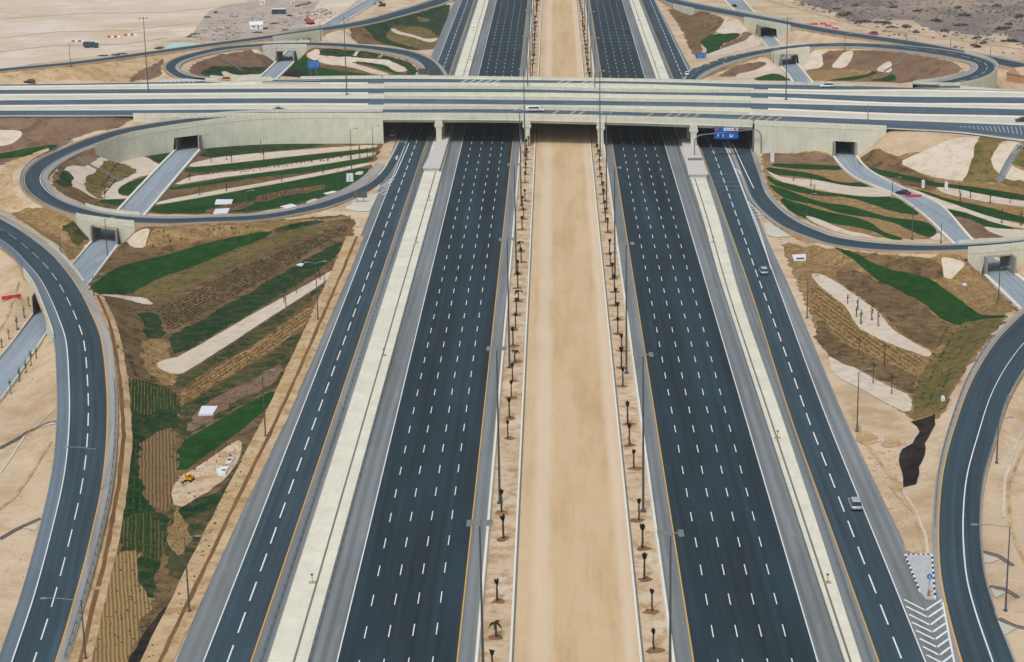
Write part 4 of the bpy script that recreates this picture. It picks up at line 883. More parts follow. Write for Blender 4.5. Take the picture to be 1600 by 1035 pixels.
LAB = {
 'CROSS': {'left': 'along the far side of the crossing road', 'right': 'on the near side of the crossing road'},
 'FL': {'left': 'outside the front left loop ramp', 'right': 'inside the front left loop ramp'},
 'RL': {'left': 'on the left side of the outer left ramp', 'right': 'on the right side of the outer left ramp'},
 'FR': {'left': 'outside the front right loop ramp', 'right': 'inside the front right loop ramp'},
 'RR': {'left': 'on the left side of the outer right ramp', 'right': 'on the right side of the outer right ramp'},
 'BL': {'left': 'inside the back left loop ramp', 'right': 'outside the back left loop ramp'},
 'DL': {'left': 'on the far side of the diagonal ramp at upper left', 'right': 'on the near side of the diagonal ramp at upper left'},
 'BR': {'left': 'inside the back right loop ramp', 'right': 'outside the back right loop ramp'},
 'DR': {'left': 'on the near side of the diagonal ramp at upper right', 'right': 'on the far side of the diagonal ramp at upper right'}}
SKIPW = {}
for nm, rb in RIBS.items():
    walls(rb, nm, LAB[nm])
    if nm == 'CROSS': continue
    j = np.where(rb.C[:, 2] > .3)[0]
    for t in (0, 1):
        pa = rb.pt(t, 0, .09)[j]; pb = pa.copy(); pb += rb.NP[j]*(.03 if t else -.03); pb[:, 2] = np.maximum(pb[:, 2]-2.3, -.3)
        struct(sheet('road_edge', pa, pb, rb.S[j], BERM))
def ramp_road(rb, lift, t0=.0, t1=1.0, lane=(.12, .88), solid_l=True, dash=None, yl=None, yr=None, u0=0, u1=99, name='ramp_road'):
    struct(rstrip(name, rb, 0, 0, 1, 0, lift, SHLD2, None, u0, u1))
    struct(rstrip('ramp_lanes', rb, lane[0], 0, lane[1], 0, lift+.015, LANE2, None, u0, u1))
    if yl: struct(line('edge_line', rb, lane[0], 0, .24, lift+.03, yl, None, u0, u1))
    if yr: struct(line('edge_line', rb, lane[1], 0, .24, lift+.03, yr, None, u0, u1))
    if dash: struct(dashes('lane_dashes', rb, [(dash, 0)], .24, lift+.03, WHITE, 7.6, 12, None, u0, u1))
struct(rstrip('ramp_road', FL, 0, 0, 1, 0, .10, SHLD2, None, 0, 22.5)); struct(rstrip('ramp_lanes', FL, np.interp(FL.U, [18, 21], [.12, .0]), 0, np.interp(FL.U, [17, 21], [.76, .36]), 0, .115, LANE2, None, 0, 24))
struct(line('edge_line', FL, .16, 0, .24, .13, YEL, None, 2.2, 18)); struct(line('edge_line', FL, .72, 0, .24, .13, WHITE, None, 2, 17.5))
ramp_road(RL, .10, lane=(.21, .83), yl=WHITE, yr=YEL, dash=.52); struct(rstrip('ramp_shoulder', RL, .01, 0, .21, -.12, .108, SHLDB))
ramp_road(FR, .10, lane=(.14, .8)); struct(line('edge_line', FR, .14, 0, .24, .13, ORWORN, None, 5, 99)); struct(line('edge_line', FR, .8, 0, .24, .13, WHITE, None, 3, 99))
ramp_road(RR, .10, lane=(.12, .96), yl=YEL); struct(line('edge_line', RR, .62, 0, .24, .13, WHITE))
ramp_road(BL, .10, lane=(.24, .86), yl=WHITE, yr=ORWORN)
ramp_road(DL, .10, lane=(.2, .85))
ramp_road(BR, .10, lane=(.25, .88), yl=WHITE, dash=.62)
ramp_road(DR, .10, lane=(.15, .8))
def side_road(rb, lab):
    struct(rstrip('side_road', rb, 0, 0, 1, 0, .17, SIDE))
    # low concrete side walls, broken into runs outside the tunnels; tall tunnel walls under the roads
    covered = np.zeros(len(rb.C), bool)
    for nm, r2 in RIBS.items():
        for k in range(len(rb.C)):
            d = np.hypot(r2.C[:, 0]-rb.C[k, 0], r2.C[:, 1]-rb.C[k, 1]); j = int(d.argmin())
            if r2.C[j, 2] > 4 and abs((rb.C[k]-r2.C[j]) @ r2.NP[j]) < r2.HW[j]+.3 and d[j] < r2.HW[j]+4: covered[k] = True
    runs = []; k = 0
    while k < len(covered):
        e = k
        while e+1 < len(covered) and covered[e+1] == covered[k]: e += 1
        runs.append((k, e, covered[k])); k = e+1
    for (a, b, cv) in runs:
        if b-a < 1: continue
        a2, b2 = (max(a-1, 0), min(b+1, len(covered)-1)) if cv else (a, b)
        for t, sg in ((0, -1), (1, 1)):
            j = np.arange(a2, b2+1)
            if cv:
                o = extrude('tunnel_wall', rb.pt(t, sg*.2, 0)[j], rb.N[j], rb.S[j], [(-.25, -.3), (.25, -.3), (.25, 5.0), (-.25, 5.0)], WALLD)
                tag(o, 'concrete side wall inside an underpass of the %s side road' % lab, 'wall', 'underpass walls of the side roads')
            else:
                o = extrude('side_wall', rb.pt(t, sg*.45, 0)[j], rb.N[j], rb.S[j], [(-.4, -.3), (.4, -.3), (.4, .75), (-.4, .75)], BARR)
                tag(o, 'low pale concrete wall lining the %s side road' % lab, 'wall', 'low walls lining the %s side road' % lab)
        if cv:
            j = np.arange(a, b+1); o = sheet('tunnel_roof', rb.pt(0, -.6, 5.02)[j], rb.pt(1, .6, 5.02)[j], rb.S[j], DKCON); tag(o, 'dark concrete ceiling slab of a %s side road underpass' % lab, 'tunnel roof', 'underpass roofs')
side_road(SL, 'left'); side_road(SR, 'right')
# ramp side guardrails
guardrail(RL, 1, -.5, 'guardrail on the right shoulder of the outer left ramp', 8, 13)
guardrail(RR, 0, .4, 'guardrail on the left shoulder of the outer right ramp', 4, 8.6)
guardrail(RR, 1, -.4, 'guardrail on the right shoulder of the outer right ramp', 5, 11)
guardrail(FL, 0, .4, 'guardrail round the outside of the front left loop', 5.5, 10)

# ------------------------------------------------------------------ road paint traced in gores
def pl(name, px, w, mat, lift=.13, z=0):
    mb = MB(); pts = [P(*p, z+lift) for p in px]
    for a, b in zip(pts[:-1], pts[1:]):
        d = nrm(b-a); nn = np.array((-d[1], d[0], 0))*w/2; mb.add([a-nn, b-nn, b+nn, a+nn], [(0, 1, 2, 3)])
    return mb
def gore(name, groups, w, mat, lift=.13, z=0):
    mb = MB()
    for g_ in groups: m2 = pl('', g_, w, mat, lift, z); mb.add(m2.V, m2.F)
    return struct(mb.build(name, mat))
gp = [P(*c_) for c_ in ((1440, 925), (1474, 925), (1485, 960), (1500, 1035), (1560, 1230), (1500, 1230), (1462, 1035))]
mb = MB(); mb.add([(v[0], v[1], .085) for v in gp], [tuple(range(7))]); struct(mb.build('gore_asphalt', SHLD))
# chevrons at lower right, between the service road and the outer right ramp
ch = [((1412.5, 937), (1446, 954), (1472, 937)), ((1415.5, 947.5), (1450, 965), (1474, 949)), ((1420, 960), (1453.5, 977), (1476, 960)), ((1425, 972.5), (1457, 988), (1477.5, 974)), ((1431, 985), (1461, 999.5), (1480, 986)), ((1437, 998), (1464, 1011.5), (1483, 998)), ((1442, 1010.5), (1468, 1024), (1485, 1011)), ((1447.5, 1023.5), (1472, 1036), (1489, 1023)), ((1453, 1036), (1476, 1049), (1491, 1037)), ((1458, 1049), (1480, 1061), (1494, 1050))]
gore('chevron_marking', ch, .42, WHITE, .15)
gore('gore_line', [((1473, 941), (1480, 978), (1491, 1035), (1502, 1085))], .3, WHITE, .155)
isl = [P(1414, 869, 0), P(1456, 869, 0), P(1461, 938, 0), P(1446, 938, 0), P(1437, 926, 0)]
mb = MB(); mb.add([(p[0], p[1], .27) for p in isl]+[(p[0], p[1], 0) for p in isl], [(0, 1, 2, 3, 4)]+[(k, k+5, (k+1) % 5+5, (k+1) % 5) for k in range(5)])
island = tag(mb.build('kerbed_island', plain('island_paving', srgb(178, 180, 184), .85, 0, .2, .12)), 'pale paved triangular island with black and white kerbs at the ramp fork', 'traffic island')
def kerb_stones(parent, a, b, n, m0, m1, name='kerb_stone', w=.28, h=.36):
    a, b = np.array(a), np.array(b)
    for k in range(n):
        p = a+(b-a)*(k/n); q_ = a+(b-a)*((k+1)/n); d = nrm(q_-p); nn = np.array((-d[1], d[0], 0))*w/2
        mb = MB(); V = [p-nn, q_-nn, q_+nn, p+nn]; mb.add([(v[0], v[1], .02) for v in V]+[(v[0], v[1], h) for v in V], [(4, 5, 6, 7), (0, 1, 5, 4), (1, 2, 6, 5), (2, 3, 7, 6), (3, 0, 4, 7)])
        mb.build(name, m1 if k % 2 else m0, parent)
for a, b, n in ((isl[0], isl[4], 17), (isl[1], isl[2], 17), (isl[0], isl[1], 11)): kerb_stones(island, a, b, n, WHITE, BLACKP)
# round keep sign on a post at the tip
def round_sign():
    base = P(1451, 932, .2); o = empty('road_sign', base); m_ = MB(); m_.tube((0, 0, 0), (0, 0, 3.4), .05); m_.build('post', STEEL, o)
    m_ = MB(); m_.tube((0, -.06, 3.4), (0, -.1, 3.4), .45, .45, 24); m_.build('sign_disc', SBLUE, o)
    m_ = MB(); m_.box(-.05, .05, -.125, -.105, 3.2, 3.62); m_.add([(-.16, -.12, 3.3), (.16, -.12, 3.3), (0, -.12, 3.12)], [(0, 1, 2)]); m_.build('arrow', WHITE, o)
    m_ = MB(); m_.tube((0, 0, -.05), (0, 0, .85), .26, .2, 12); m_.tube((0, 0, .85), (0, 0, 1.1), .2, .08, 12); m_.build('marker_drum', plain('ochre_plastic', srgb(150, 112, 40), .6), o)
    tag(o, 'round blue sign on a thin post at the tip of the fork island', 'road sign')
round_sign()
# front left gore
gore('gore_line', [((658, 222), (640, 228), (617, 275), (605, 300), (540, 436), (500, 540))][:0]+[((639, 224), (628, 250), (617, 275)), ((624, 218), (612, 243), (600, 264), (585, 281), (565, 293)), ((617, 275), (600, 289), (580, 302), (566, 310))], .3, WHITE, .16)
gore('hatch_marking', [((616, 279), (606, 287)), ((613, 284), (600, 292)), ((611, 290), (596, 297)), ((608, 295), (592, 302)), ((606, 300), (596, 305))], .35, WHITE, .16)
isl2 = [P(528, 325, 0), P(561, 308, 0), P(592, 302, 0), P(578, 331, 0), P(556, 331, 0)]
mb = MB(); mb.add([(p[0], p[1], .16) for p in isl2], [(0, 1, 2, 3, 4)]); struct(mb.build('gore_paving', MEDC))
# front right gore
gore('gore_line', [((1133, 228), (1150, 268), (1167, 313)), ((1145, 225), (1162, 262), (1177, 293), (1200, 326)), ((1167, 313), (1183, 330), (1200, 341)), ((1167, 313), (1185, 355), (1205, 420))], .3, WHITE, .16)
gore('hatch_marking', [((1167.5+k*4.6*.36+1, 318+k*4.6), (1167+(k*4.6+4)*1.1, 317+k*4.2)) for k in range(6)], .4, WHITE, .16)
isl3 = [P(1193, 350, 0), P(1206, 352, 0), P(1235, 366, 0), P(1240, 370, 0), P(1212, 372, 0), P(1199, 368, 0)]
mb = MB(); mb.add([(p[0], p[1], .16) for p in isl3], [tuple(range(6))]); struct(mb.build('gore_paving', MEDC))
gore('arrow_marking', [((1138, 232), (1141, 239)), ((1138, 232), (1136, 234)), ((1149, 264), (1155, 268)), ((1155, 268), (1157, 272)), ((617, 247), (622, 243)), ((619, 250), (621, 245))], .4, WHITE, .14)
# gore hatching on the upper level
def zgore(rng, f0, f1, n, mat, z=10.04, w=.4):
    g_ = []
    for k in range(n):
        x = rng[0]+(rng[1]-rng[0])*k/(n-1); g_.append(((x, f0(x)), (x+(rng[1]-rng[0])/n*.55, f1(x))))
    gore('hatch_marking', g_, w, mat, 0.05, z)
z_fl = [P(280, 182.5, 0)]
gl = [(272, 181.6), (400, 177.5), (400, 180.2), (300, 184.5), (265, 184.2)]
def slab(name, px, z, mat, lift=0):
    mb = MB(); mb.add([P(x, y, z)+(0, 0, lift) for x, y in px], [tuple(range(len(px)))]); return struct(mb.build(name, mat))
zgore((283, 420), lambda x: 181.8-(x-283)*.036, lambda x: 184.0-(x-283)*.045, 16, WHITE, 10.1)
slab('gore_paving', [(430, 122), (300, 127.5), (240, 127), (255, 124), (290, 123), (352, 128), (420, 131.5)][::-1], 10.0, MEDC, .02)
zgore((235, 300), lambda x: 127.3, lambda x: 129.2, 10, WHITE, 10.1)
zgore((1370, 1430), lambda x: 141.6, lambda x: 143.4, 10, WHITE, 10.05)
zgore((1500, 1640), lambda x: 197+(x-1500)*.012, lambda x: 200+(x-1500)*.115, 22, WORN, 10.1, .28)
slab('gore_paving', [(1430, 138), (1500, 134), (1600, 142), (1600, 143), (1500, 141)], 10.0, MEDC, -.03)

# ------------------------------------------------------------------ objects
def hero_box(px0, px1, y0, y1, name, label, slot=False, top_z=1.5):
    a = P(px0[0], y0, top_z); b = P(px0[1], y0, top_z); c = P(px1[0], y1, top_z); d = P(px1[1], y1, top_z)
    cx, cy = (a+b+c+d)[:2]/4; o = empty(name, (cx, cy, .1)); m_ = MB(); Vt = [c, d, b, a]
    for z0, z1, e in ((-.1, top_z-.45, 0), (top_z-.45, top_z-.1, .35)):
        V = []
        for z in (z0, z1):
            for v in Vt:
                dx, dy = v[0]-cx, v[1]-cy; V.append((dx+math.copysign(e, dx), dy+math.copysign(e, dy), z))
        m_.add(V, [(0, 1, 5, 4), (1, 2, 6, 5), (2, 3, 7, 6), (3, 0, 4, 7), (4, 5, 6, 7), (3, 2, 1, 0)])
    m_.build('roof_slab', plain(name+'_roof', srgb(196, 192, 190), .8, 0, .2, .08), o)
    if slot:
        m_ = MB(); s0 = P(1075, 250, top_z+.02); s1 = P(1096, 247, top_z+.02); m_.box(s0[0]-cx, s1[0]-cx, s0[1]-cy-1.0, s0[1]-cy+1.0, top_z-.1, top_z+.35)
        m_.build('plinth', DKCON, o)
    return tag(o, label, 'culvert box')
hero_box((689, 701), (662, 686), 213, 262, 'culvert_box', 'raised pale concrete box on the strip left of the motorway, under the overpass edge')
hero_box((1066, 1086), (1077, 1105), 218, 272, 'culvert_box', 'raised pale concrete box on the strip right of the motorway, below the blue gantry', True)

# gantry sign
def gantry():
    zb = 0.1; a = P(1085, 249, zb); b = P(1189, 240, zb); o = empty('gantry_sign', ((a+b)/2))
    c = (a+b)/2; a = a-c; b = b-c; Hh_ = 8.2; m_ = MB()
    def arm(p, sgn):
        pts = [p, p+(0, 0, Hh_-2.6)]
        for k in range(1, 7):
            t = k/6*math.pi/2; pts.append(p+(0, 0, Hh_-2.6)+np.array((sgn*(2.6-2.6*math.cos(t)), 0, 2.6*math.sin(t))))
        return pts
    pa, pb = arm(a, 1), arm(b, -1); pb_end = pb[-1].copy(); m_.path([tuple(p) for p in pa], .2, 10)
    m2 = MB(); m2.path([tuple(p) for p in pb], .2, 10); m3 = MB(); m3.tube(pa[-1], pb_end, .18, .18, 10)
    m_.build('left_post', STEEL, o).name = 'post'; m2.build('post', STEEL, o); m3.build('beam', STEEL, o)
    mx = MB(); x0 = P(1119, 215, 8)[0]-c[0]; x1 = P(1157, 215, 8)[0]-c[0]; yy = a[1]*.5+b[1]*.5-.4
    mx.box(x0, x1, yy-.12, yy+.1, Hh_-2.2, Hh_+1.7); pn = mx.build('sign_panel', BLUE, o)
    w_ = x1-x0; m4 = MB(); m4.box(x0+w_*.38, x1-.12, yy-.16, yy-.13, Hh_+.55, Hh_+1.55); m4.build('route_panel', WHITE, pn)
    m5 = MB(); m5.box(x0+w_*.8, x0+w_*.93, yy-.2, yy-.17, Hh_+.75, Hh_+1.4); m5.build('route_shield', LRED, pn); m5 = MB(); m5.box(x0+.15, x0+w_*.15, yy-.16, yy-.13, Hh_+.8, Hh_+1.5); m5.build('route_shield', LRED, pn)
    for fx in (.16, .36): # straight-ahead arrows
        m6 = MB(); ax_ = x0+w_*fx; m6.box(ax_-.12, ax_+.12, yy-.16, yy-.13, Hh_-1.6, Hh_-.9); m6.add([(ax_-.4, yy-.15, Hh_-.95), (ax_+.4, yy-.15, Hh_-.95), (ax_, yy-.15, Hh_-.45)], [(0, 1, 2)]); m6.build('arrow', WHITE, pn)
    m6 = MB()
    ax_ = x0+w_*.7; m6.box(ax_-.5, ax_-.2, yy-.16, yy-.13, Hh_-1.6, Hh_-.5); m6.box(ax_-.2, ax_+.5, yy-.16, yy-.13, Hh_-1.6, Hh_-1.25); m6.add([(ax_+.2, yy-.15, Hh_-1.3), (ax_+.85, yy-.15, Hh_-1.3), (ax_+.55, yy-.15, Hh_-.7)], [(0, 1, 2)])
    m6.build('arrow', WHITE, pn)
    m7 = MB()
    m7.box(x0+w_*.42, x0+w_*.74, yy-.2, yy-.17, Hh_+.95, Hh_+1.15); m7.build('lettering', plain('sign_grey', srgb(150, 160, 170), .5), pn)
    tag(o, 'blue overhead road sign on a curved grey gantry in front of the overpass', 'gantry sign')
gantry()
def panel_sign(px, py, w, h, zbase, rz, label, mat=BLUE, legs=2, foot=None, zc=None):
    b = foot if foot is not None else T(px, py); o = empty('sign_board', b, rz); m_ = MB()
    m_.box(-w/2, w/2, -.08, .05, zbase, zbase+h); pn = m_.build('panel', mat, o)
    if mat is BLUE:
        m2 = MB()
        for k in range(3): m2.box(-w*.38, w*(.1+.1*k), -.1, -.085, zbase+h*(.2+.24*k), zbase+h*(.32+.24*k))
        m2.box(w*.28, w*.42, -.1, -.085, zbase+h*.2, zbase+h*.8); m2.build('lettering', plain('sign_pale%d' % int(px), srgb(90, 150, 214), .5), pn)
    for k in range(legs):
        m3 = MB(); x = (k-(legs-1)/2)*w*.5; m3.tube((x, .1, -.3), (x, .1, zbase+h*.9), .12); m3.build('leg', STEEL, o)
    return tag(o, label, 'sign')
panel_sign(490, 120, 5.2, 3.6, 3.4, .35, 'large blue direction sign inside the back left loop')
panel_sign(1095, 93, 4.8, 2.2, .6, .15, 'wide low blue sign beside the back right ramp merge')
panel_sign(563, 317, 4.3, 2.0, 1.6, 3.0, 'dark back of a large sign at the front left loop merge', DSTEEL)
panel_sign(671, 121, 9.5, 2.6, 1.2, 3.12, 'wide dark panel on legs seen behind the overpass at the back left merge', DSTEEL, 3)  # plain dark upright panel on legs, just beyond the overpass
panel_sign(1356, 196, 1.2, 7, .5, 1.35, 'tall narrow steel sign edge rising from the near overpass parapet', STEEL, 1, P(1356, 199, 10))

# high mast lamps
def mast(h=29, name='lamp_post'):
    o = empty(name); m_ = MB(); m_.tube((0, 0, -.5), (0, 0, h), .24, .11, 8); m_.box(-.5, .5, -.5, .5, -.4, .3); m_.build('pole', DSTEEL, o)
    m_ = MB(); m_.tube((-1.2, 0, h), (1.2, 0, h), .07); m_.tube((-1.0, -.9, h), (-1.0, .9, h), .06); m_.tube((1.0, -.9, h), (1.0, .9, h), .06); m_.tube((0, 0, h-.3), (0, 0, h+.5), .35, .2, 10); ar = m_.build('crossarm', STEEL, o)
    for sx in (-1, 1):
        for yy in (-.8, 0, .8):
            m_ = MB(); m_.box(sx*1.4-.38, sx*1.4+.38, yy-.17, yy+.17, h-.1, h+.12, 0, .04); m_.build('luminaire', STEEL, ar)
    return o
proto = mast(); first = True
def put(pr, loc, rz=0, label=None, cat=None, group=None, scale=None):
    c = copy_tree(pr); c.location = tuple(map(float, loc)); c.rotation_euler = (0, 0, rz)
    if scale: c.scale = (scale,)*3 if not isinstance(scale, tuple) else scale
    tag(c, label, cat, group); return c
Y0L = P(781, 787, 0)[1]; XLm = P(781, 787)[0]; Y0R = P(1005, 800)[1]; XRm = P(1005, 800)[0]
for k in range(-1, 9):
    put(proto, (XLm, Y0L+k*83.5, 0), 0, 'tall steel lamp mast with crossed luminaires on the left side of the sandy median', 'street lamp', 'lamp masts along the left of the median')
    put(proto, (XRm, Y0R+k*83.0, 0), 0, 'tall steel lamp mast with crossed luminaires on the right side of the sandy median', 'street lamp', 'lamp masts along the right of the median')
for (x, y, z, sc_, lab) in ((232, 146, 10, .98, 'tall lamp mast on the crossing road, leftmost before the sandy lot'), (542, 148, 10, .98, 'tall lamp mast on the crossing road above the back left loop'), (1228, 156, 10, 1.0, 'tall lamp mast on the crossing road above the back right side road')):
    put(proto, P(x, y, z), 0, lab, 'street lamp', None, sc_)
def remove_tree(o):
    for ch in list(o.children): remove_tree(ch)
    bpy.data.objects.remove(o)
remove_tree(proto)
def street_lamp(h, arm, two=False):
    o = empty('street_lamp'); m_ = MB(); m_.tube((0, 0, -.3), (0, 0, h), .16, .08, 8); m_.box(-.3, .3, -.3, .3, -.3, .2); m_.build('pole', DSTEEL, o)
    for s_ in ((1, -1) if two else (1,)):
        m_ = MB(); m_.tube((0, 0, h-.1), (s_*arm*.6, 0, h+.35), .06); m_.tube((s_*arm*.6, 0, h+.35), (s_*arm, 0, h+.4), .06); a = m_.build('arm', STEEL, o)
        m_ = MB(); m_.box(s_*arm-.5, s_*arm+.5, -.2, .2, h+.3, h+.5, 0, .05); m_.build('luminaire', STEEL, a)
    return o
LAMPS = [  # base px, base py, top py, arm side, double, z, label
 (110.5, 104, 68, 0, 0, 7, 'thin lamp post beside the diagonal ramp at far left'), (200, 238, 208, 0, 0, None, 'thin lamp post against the wall above the front left loop'),
 (165, 323, 288, 0, 0, None, 'thin lamp post inside the front left loop near the brown bed'), (197.5, 366, 323, 0, 0, None, 'thin lamp post at the underpass of the front left loop'), (168, 400, 343, 0, 0, None, 'thin lamp post beside the lower left side road'),
 (550, 275, 205, 0, 0, None, 'tall thin lamp post in the striped garden beside the left service road'), (583, 243, 200, 0, 0, None, 'thin lamp post beside the overpass wall corner'), (529, 298, 265, 0, 0, None, 'thin lamp post at the tip of the striped garden'),
 (497, 500, 412, 1, 1, None, 'double arm lamp post beside the ditch near the pale path'), (415, 682, 580, 1, 0, None, 'lamp post standing in the ditch bank left of the service road'), (296, 956, 838, 1, 0, None, 'lamp post in the lower left corner of the planted triangle'),
 (147, 462, 433, 0, 0, None, 'thin lamp post at the corner of the bright lawn'), (95, 394, 377, 0, 0, None, 'short lamp post beside the outer left ramp sand'), (316, 245, 214, 0, 0, None, 'thin lamp post at the left tunnel mouth in the wall'), (408, 240, 222, 0, 0, None, 'short lamp post on the first pale path by the wall'),
 (386, 335, 300, 0, 0, None, 'thin lamp post beside the white slabs of the left garden'), (156, 771, 700, -2, 0, None, 'lamp post with a long arm over the outer left ramp, upper of two'), (134, 1030, 935, -2, 0, None, 'lamp post with a long arm over the outer left ramp, lower of two'),
 (1261, 497, 435, 0, 0, None, 'lamp post at the left edge of the right planted triangle'), (1339, 675, 581, 0, 0, None, 'tall lamp post in the sand below the pale gravel strip'), (1557, 724, 655, 0, 0, None, 'lamp post on the sand right of the outer right ramp, upper of two'), (1571, 955, 821, -2, 0, None, 'lamp post with a long arm right of the outer right ramp, lower of two'),
 (1261, 335, 305, 0, 0, None, 'thin lamp post in the green stripes right of the front right merge'), (1425, 375, 325, 0, 0, None, 'thin lamp post in the green stripes near the loop bend'), (1470, 380, 350, 0, 0, None, 'thin lamp post by the pale wing of the right side road'), (1394, 305, 290, 0, 0, None, 'short lamp post beside the middle of the right side road'),
 (1320, 77, 55, 0, 0, 7.6, 'thin lamp post on the back right loop, leftmost of its arc'), (1416, 72, 52, 0, 0, 8, 'thin lamp post behind the top of the back right loop'), (1485, 80, 62, 0, 0, None, 'thin lamp post behind the right shoulder of the back right loop'), (1547, 92, 74, 0, 0, None, 'thin lamp post at the far right bend of the back right loop'),
 (433, 98, 75, 0, 0, None, 'thin lamp post beside the back left side road'), (501, 63, 35, 0, 0, 7, 'thin lamp post on the diagonal ramp over the back left side road'), (1208, 98, 78, 0, 0, None, 'thin lamp post beside the back right tunnel'), (1560, 470, 420, 0, 0, None, 'thin lamp post beside the lower right side road')]
for (bx, by, ty, arm, two, z, lab) in LAMPS:
    b = P(bx, by, z) if z is not None else T(bx, by)
    depth = math.hypot(b[1], CH); sc_ = FPX*.963/depth; h = max(5.0, (by-ty)/sc_)
    o = street_lamp(h, 5.5 if arm == -2 else 2.2, bool(two)); o.location = tuple(b)
    o.rotation_euler = (0, 0, math.pi if arm == -2 else (0.2*arm+random.uniform(-.3, .3)))
    tag(o, lab, 'street lamp')
# short bollard light poles on the concrete strips
def strip_mark(px, py, label):
    o = empty('inspection_mast', P(px, py, .13)); m_ = MB(); m_.tube((0, 0, 0), (0, 0, 1.5), .06); m_.build('post', STEEL, o)
    m_ = MB(); m_.box(-.6, .6, -.3, .3, 0, .2, 0, .05); m_.build('base', BERM, o); m_ = MB(); m_.box(-.2, .2, -.08, .08, 1.3, 1.6); m_.build('camera_box', DSTEEL, o); tag(o, label, 'post')
for x, y, lab in ((488, 911, 'small post on a stained base, lower part of the left concrete strip'), (600, 556, 'small post on a stained base, middle of the left concrete strip'), (651, 380, 'small post high on the left concrete strip'), (671, 314, 'small post just below the left culvert box'),
                  (1215, 685, 'small post on the right concrete strip above the barrier car'), (1293, 911, 'small post low on the right concrete strip'), (1114, 379, 'small post high on the right concrete strip'), (740, 48, 'small post on the left strip beyond the overpass'), (735, 94, 'dark marker on the left strip just beyond the overpass'), (998, 32, 'small post on the right strip beyond the overpass'), (1024, 102, 'small post on the right strip just beyond the overpass')):
    strip_mark(x, y, lab)
# palms
def palm(h, droop, seed):
    random.seed(seed); o = empty('palm_tree'); m_ = MB(); pv = (0, 0, -.1); r = .18
    for k in range(1, 6):
        nx_ = (random.uniform(-.05, .05), random.uniform(-.05, .05), h*k/5); m_.tube(pv, nx_, r, r*.93+.015, 7, 0, False); pv = nx_; r *= .94
    m_.build('trunk', TRUNK, o); m_ = MB(); nf = 11
    for k in range(nf):
        az_ = k/nf*2*math.pi+random.uniform(-.3, .3); tilt = random.uniform(.12, .5) if droop < 1 else random.uniform(.3, 1.5); ln_ = random.uniform(1.0, 1.4)
        dx, dy = math.cos(az_), math.sin(az_); px_, pz_ = 0, h-.1; w_ = .16; prev = None
        for s_ in range(5):
            f = s_/4; tl = tilt+f*f*(.9 if droop else .35); r_ = math.sin(tilt)*ln_*f+f*f*.25*(droop+.3); z_ = h-.15+math.cos(min(tl, 2.2))*ln_*f
            c = Vector((dx*r_, dy*r_, z_)); ww = (.08, .24, .26, .18, .02)[s_]; sd = Vector((-dy, dx, 0))*ww
            cur = (c-sd, c+sd-Vector((0, 0, .03)), c+Vector((0, 0, .06)))
            if prev: m_.add([prev[0], prev[2], prev[1], cur[0], cur[2], cur[1]], [(0, 1, 4, 3), (1, 2, 5, 4)])
            prev = cur
    m_.build('crown', FROND, o); return o
protos = [palm(2.9, 0, 1), palm(3.3, 0, 2), palm(2.7, 1, 3), palm(3.1, 1, 4)]
random.seed(11)
YA = P(776, 939)[1]
pit = ground_mat('damp_palm_pit', srgb(124, 92, 62), srgb(150, 116, 80), None, .2, .5, 2, .2, .2)
def pit_poly(x, y, r):
    pts = []
    for k in range(9):
        a = k/9*2*math.pi; rr = r*random.uniform(.6, 1.2); pts.append((x+math.cos(a)*rr*1.2, y+math.sin(a)*rr, .055))
    return pts
pm = MB()
for side, rr, Ys in (('left', -.0665, P(779, 889.5)[1]), ('right', .1148, P(1011, 905.6)[1])):
    k = -4
    while True:
        Y = Ys+k*13.1+random.uniform(-.7, .7)
        if Y > 1180: break
        k += 1
        if Y < 262: continue
        if side == 'left' and k-1 in (3, 4) : continue
        if side == 'right' and k-1 in (3, 7): continue
        if random.random() < .06: continue
        yy = RMinvY(Y); x = P(*cr(rr, yy))[0]+random.uniform(-.35, .35)
        if 590 < Y < 0: continue
        yb = P(870, 181, 0)[1]
        cy0 = CROSS.R[len(CROSS.R)//2, 1]
        if cy0-1 < Y < cy0+95: continue
        pr = protos[random.choice((0, 0, 0, 1, 1, 2) if side == 'left' else (0, 1, 1, 0, 1))]
        put(pr, (x, Y, .03), random.uniform(0, 6.28), 'small young palm with tied fronds planted in the %s verge of the sandy median' % side, 'palm tree', 'young palms in the %s median verge' % side, random.uniform(.85, 1.15))
        pts = pit_poly(x+random.uniform(-.3, .3), Y-.2, 1.25); pm.add(pts, [tuple(range(9))])
struct(pm.build('planting_pits', pit))
tallp = palm(7.5, 1, 9)
for x, y, ht, lab in ((568, 0, 0, ''),): pass
for bx, by, ty, lab in ((1342, 557, 528, 'tall palm in the right triangle, leftmost of the group'), (1348, 570, 553, 'short palm in the right triangle beside the tallest one'), (1364, 600, 567, 'palm with a green crown on the upper edge of the right gravel strip'), (1393, 617, 585, 'palm lowest on the right gravel strip'), (1382, 572, 537, 'thin palm on the brown bed right of the palm group')):
    b = T(bx, by); sc_ = FPX*.963/math.hypot(b[1], CH); hh = (by-ty)/sc_; put(tallp, b, random.uniform(0, 6), lab, 'palm tree', None, max(.3, hh/8.3))
remove_tree(tallp)
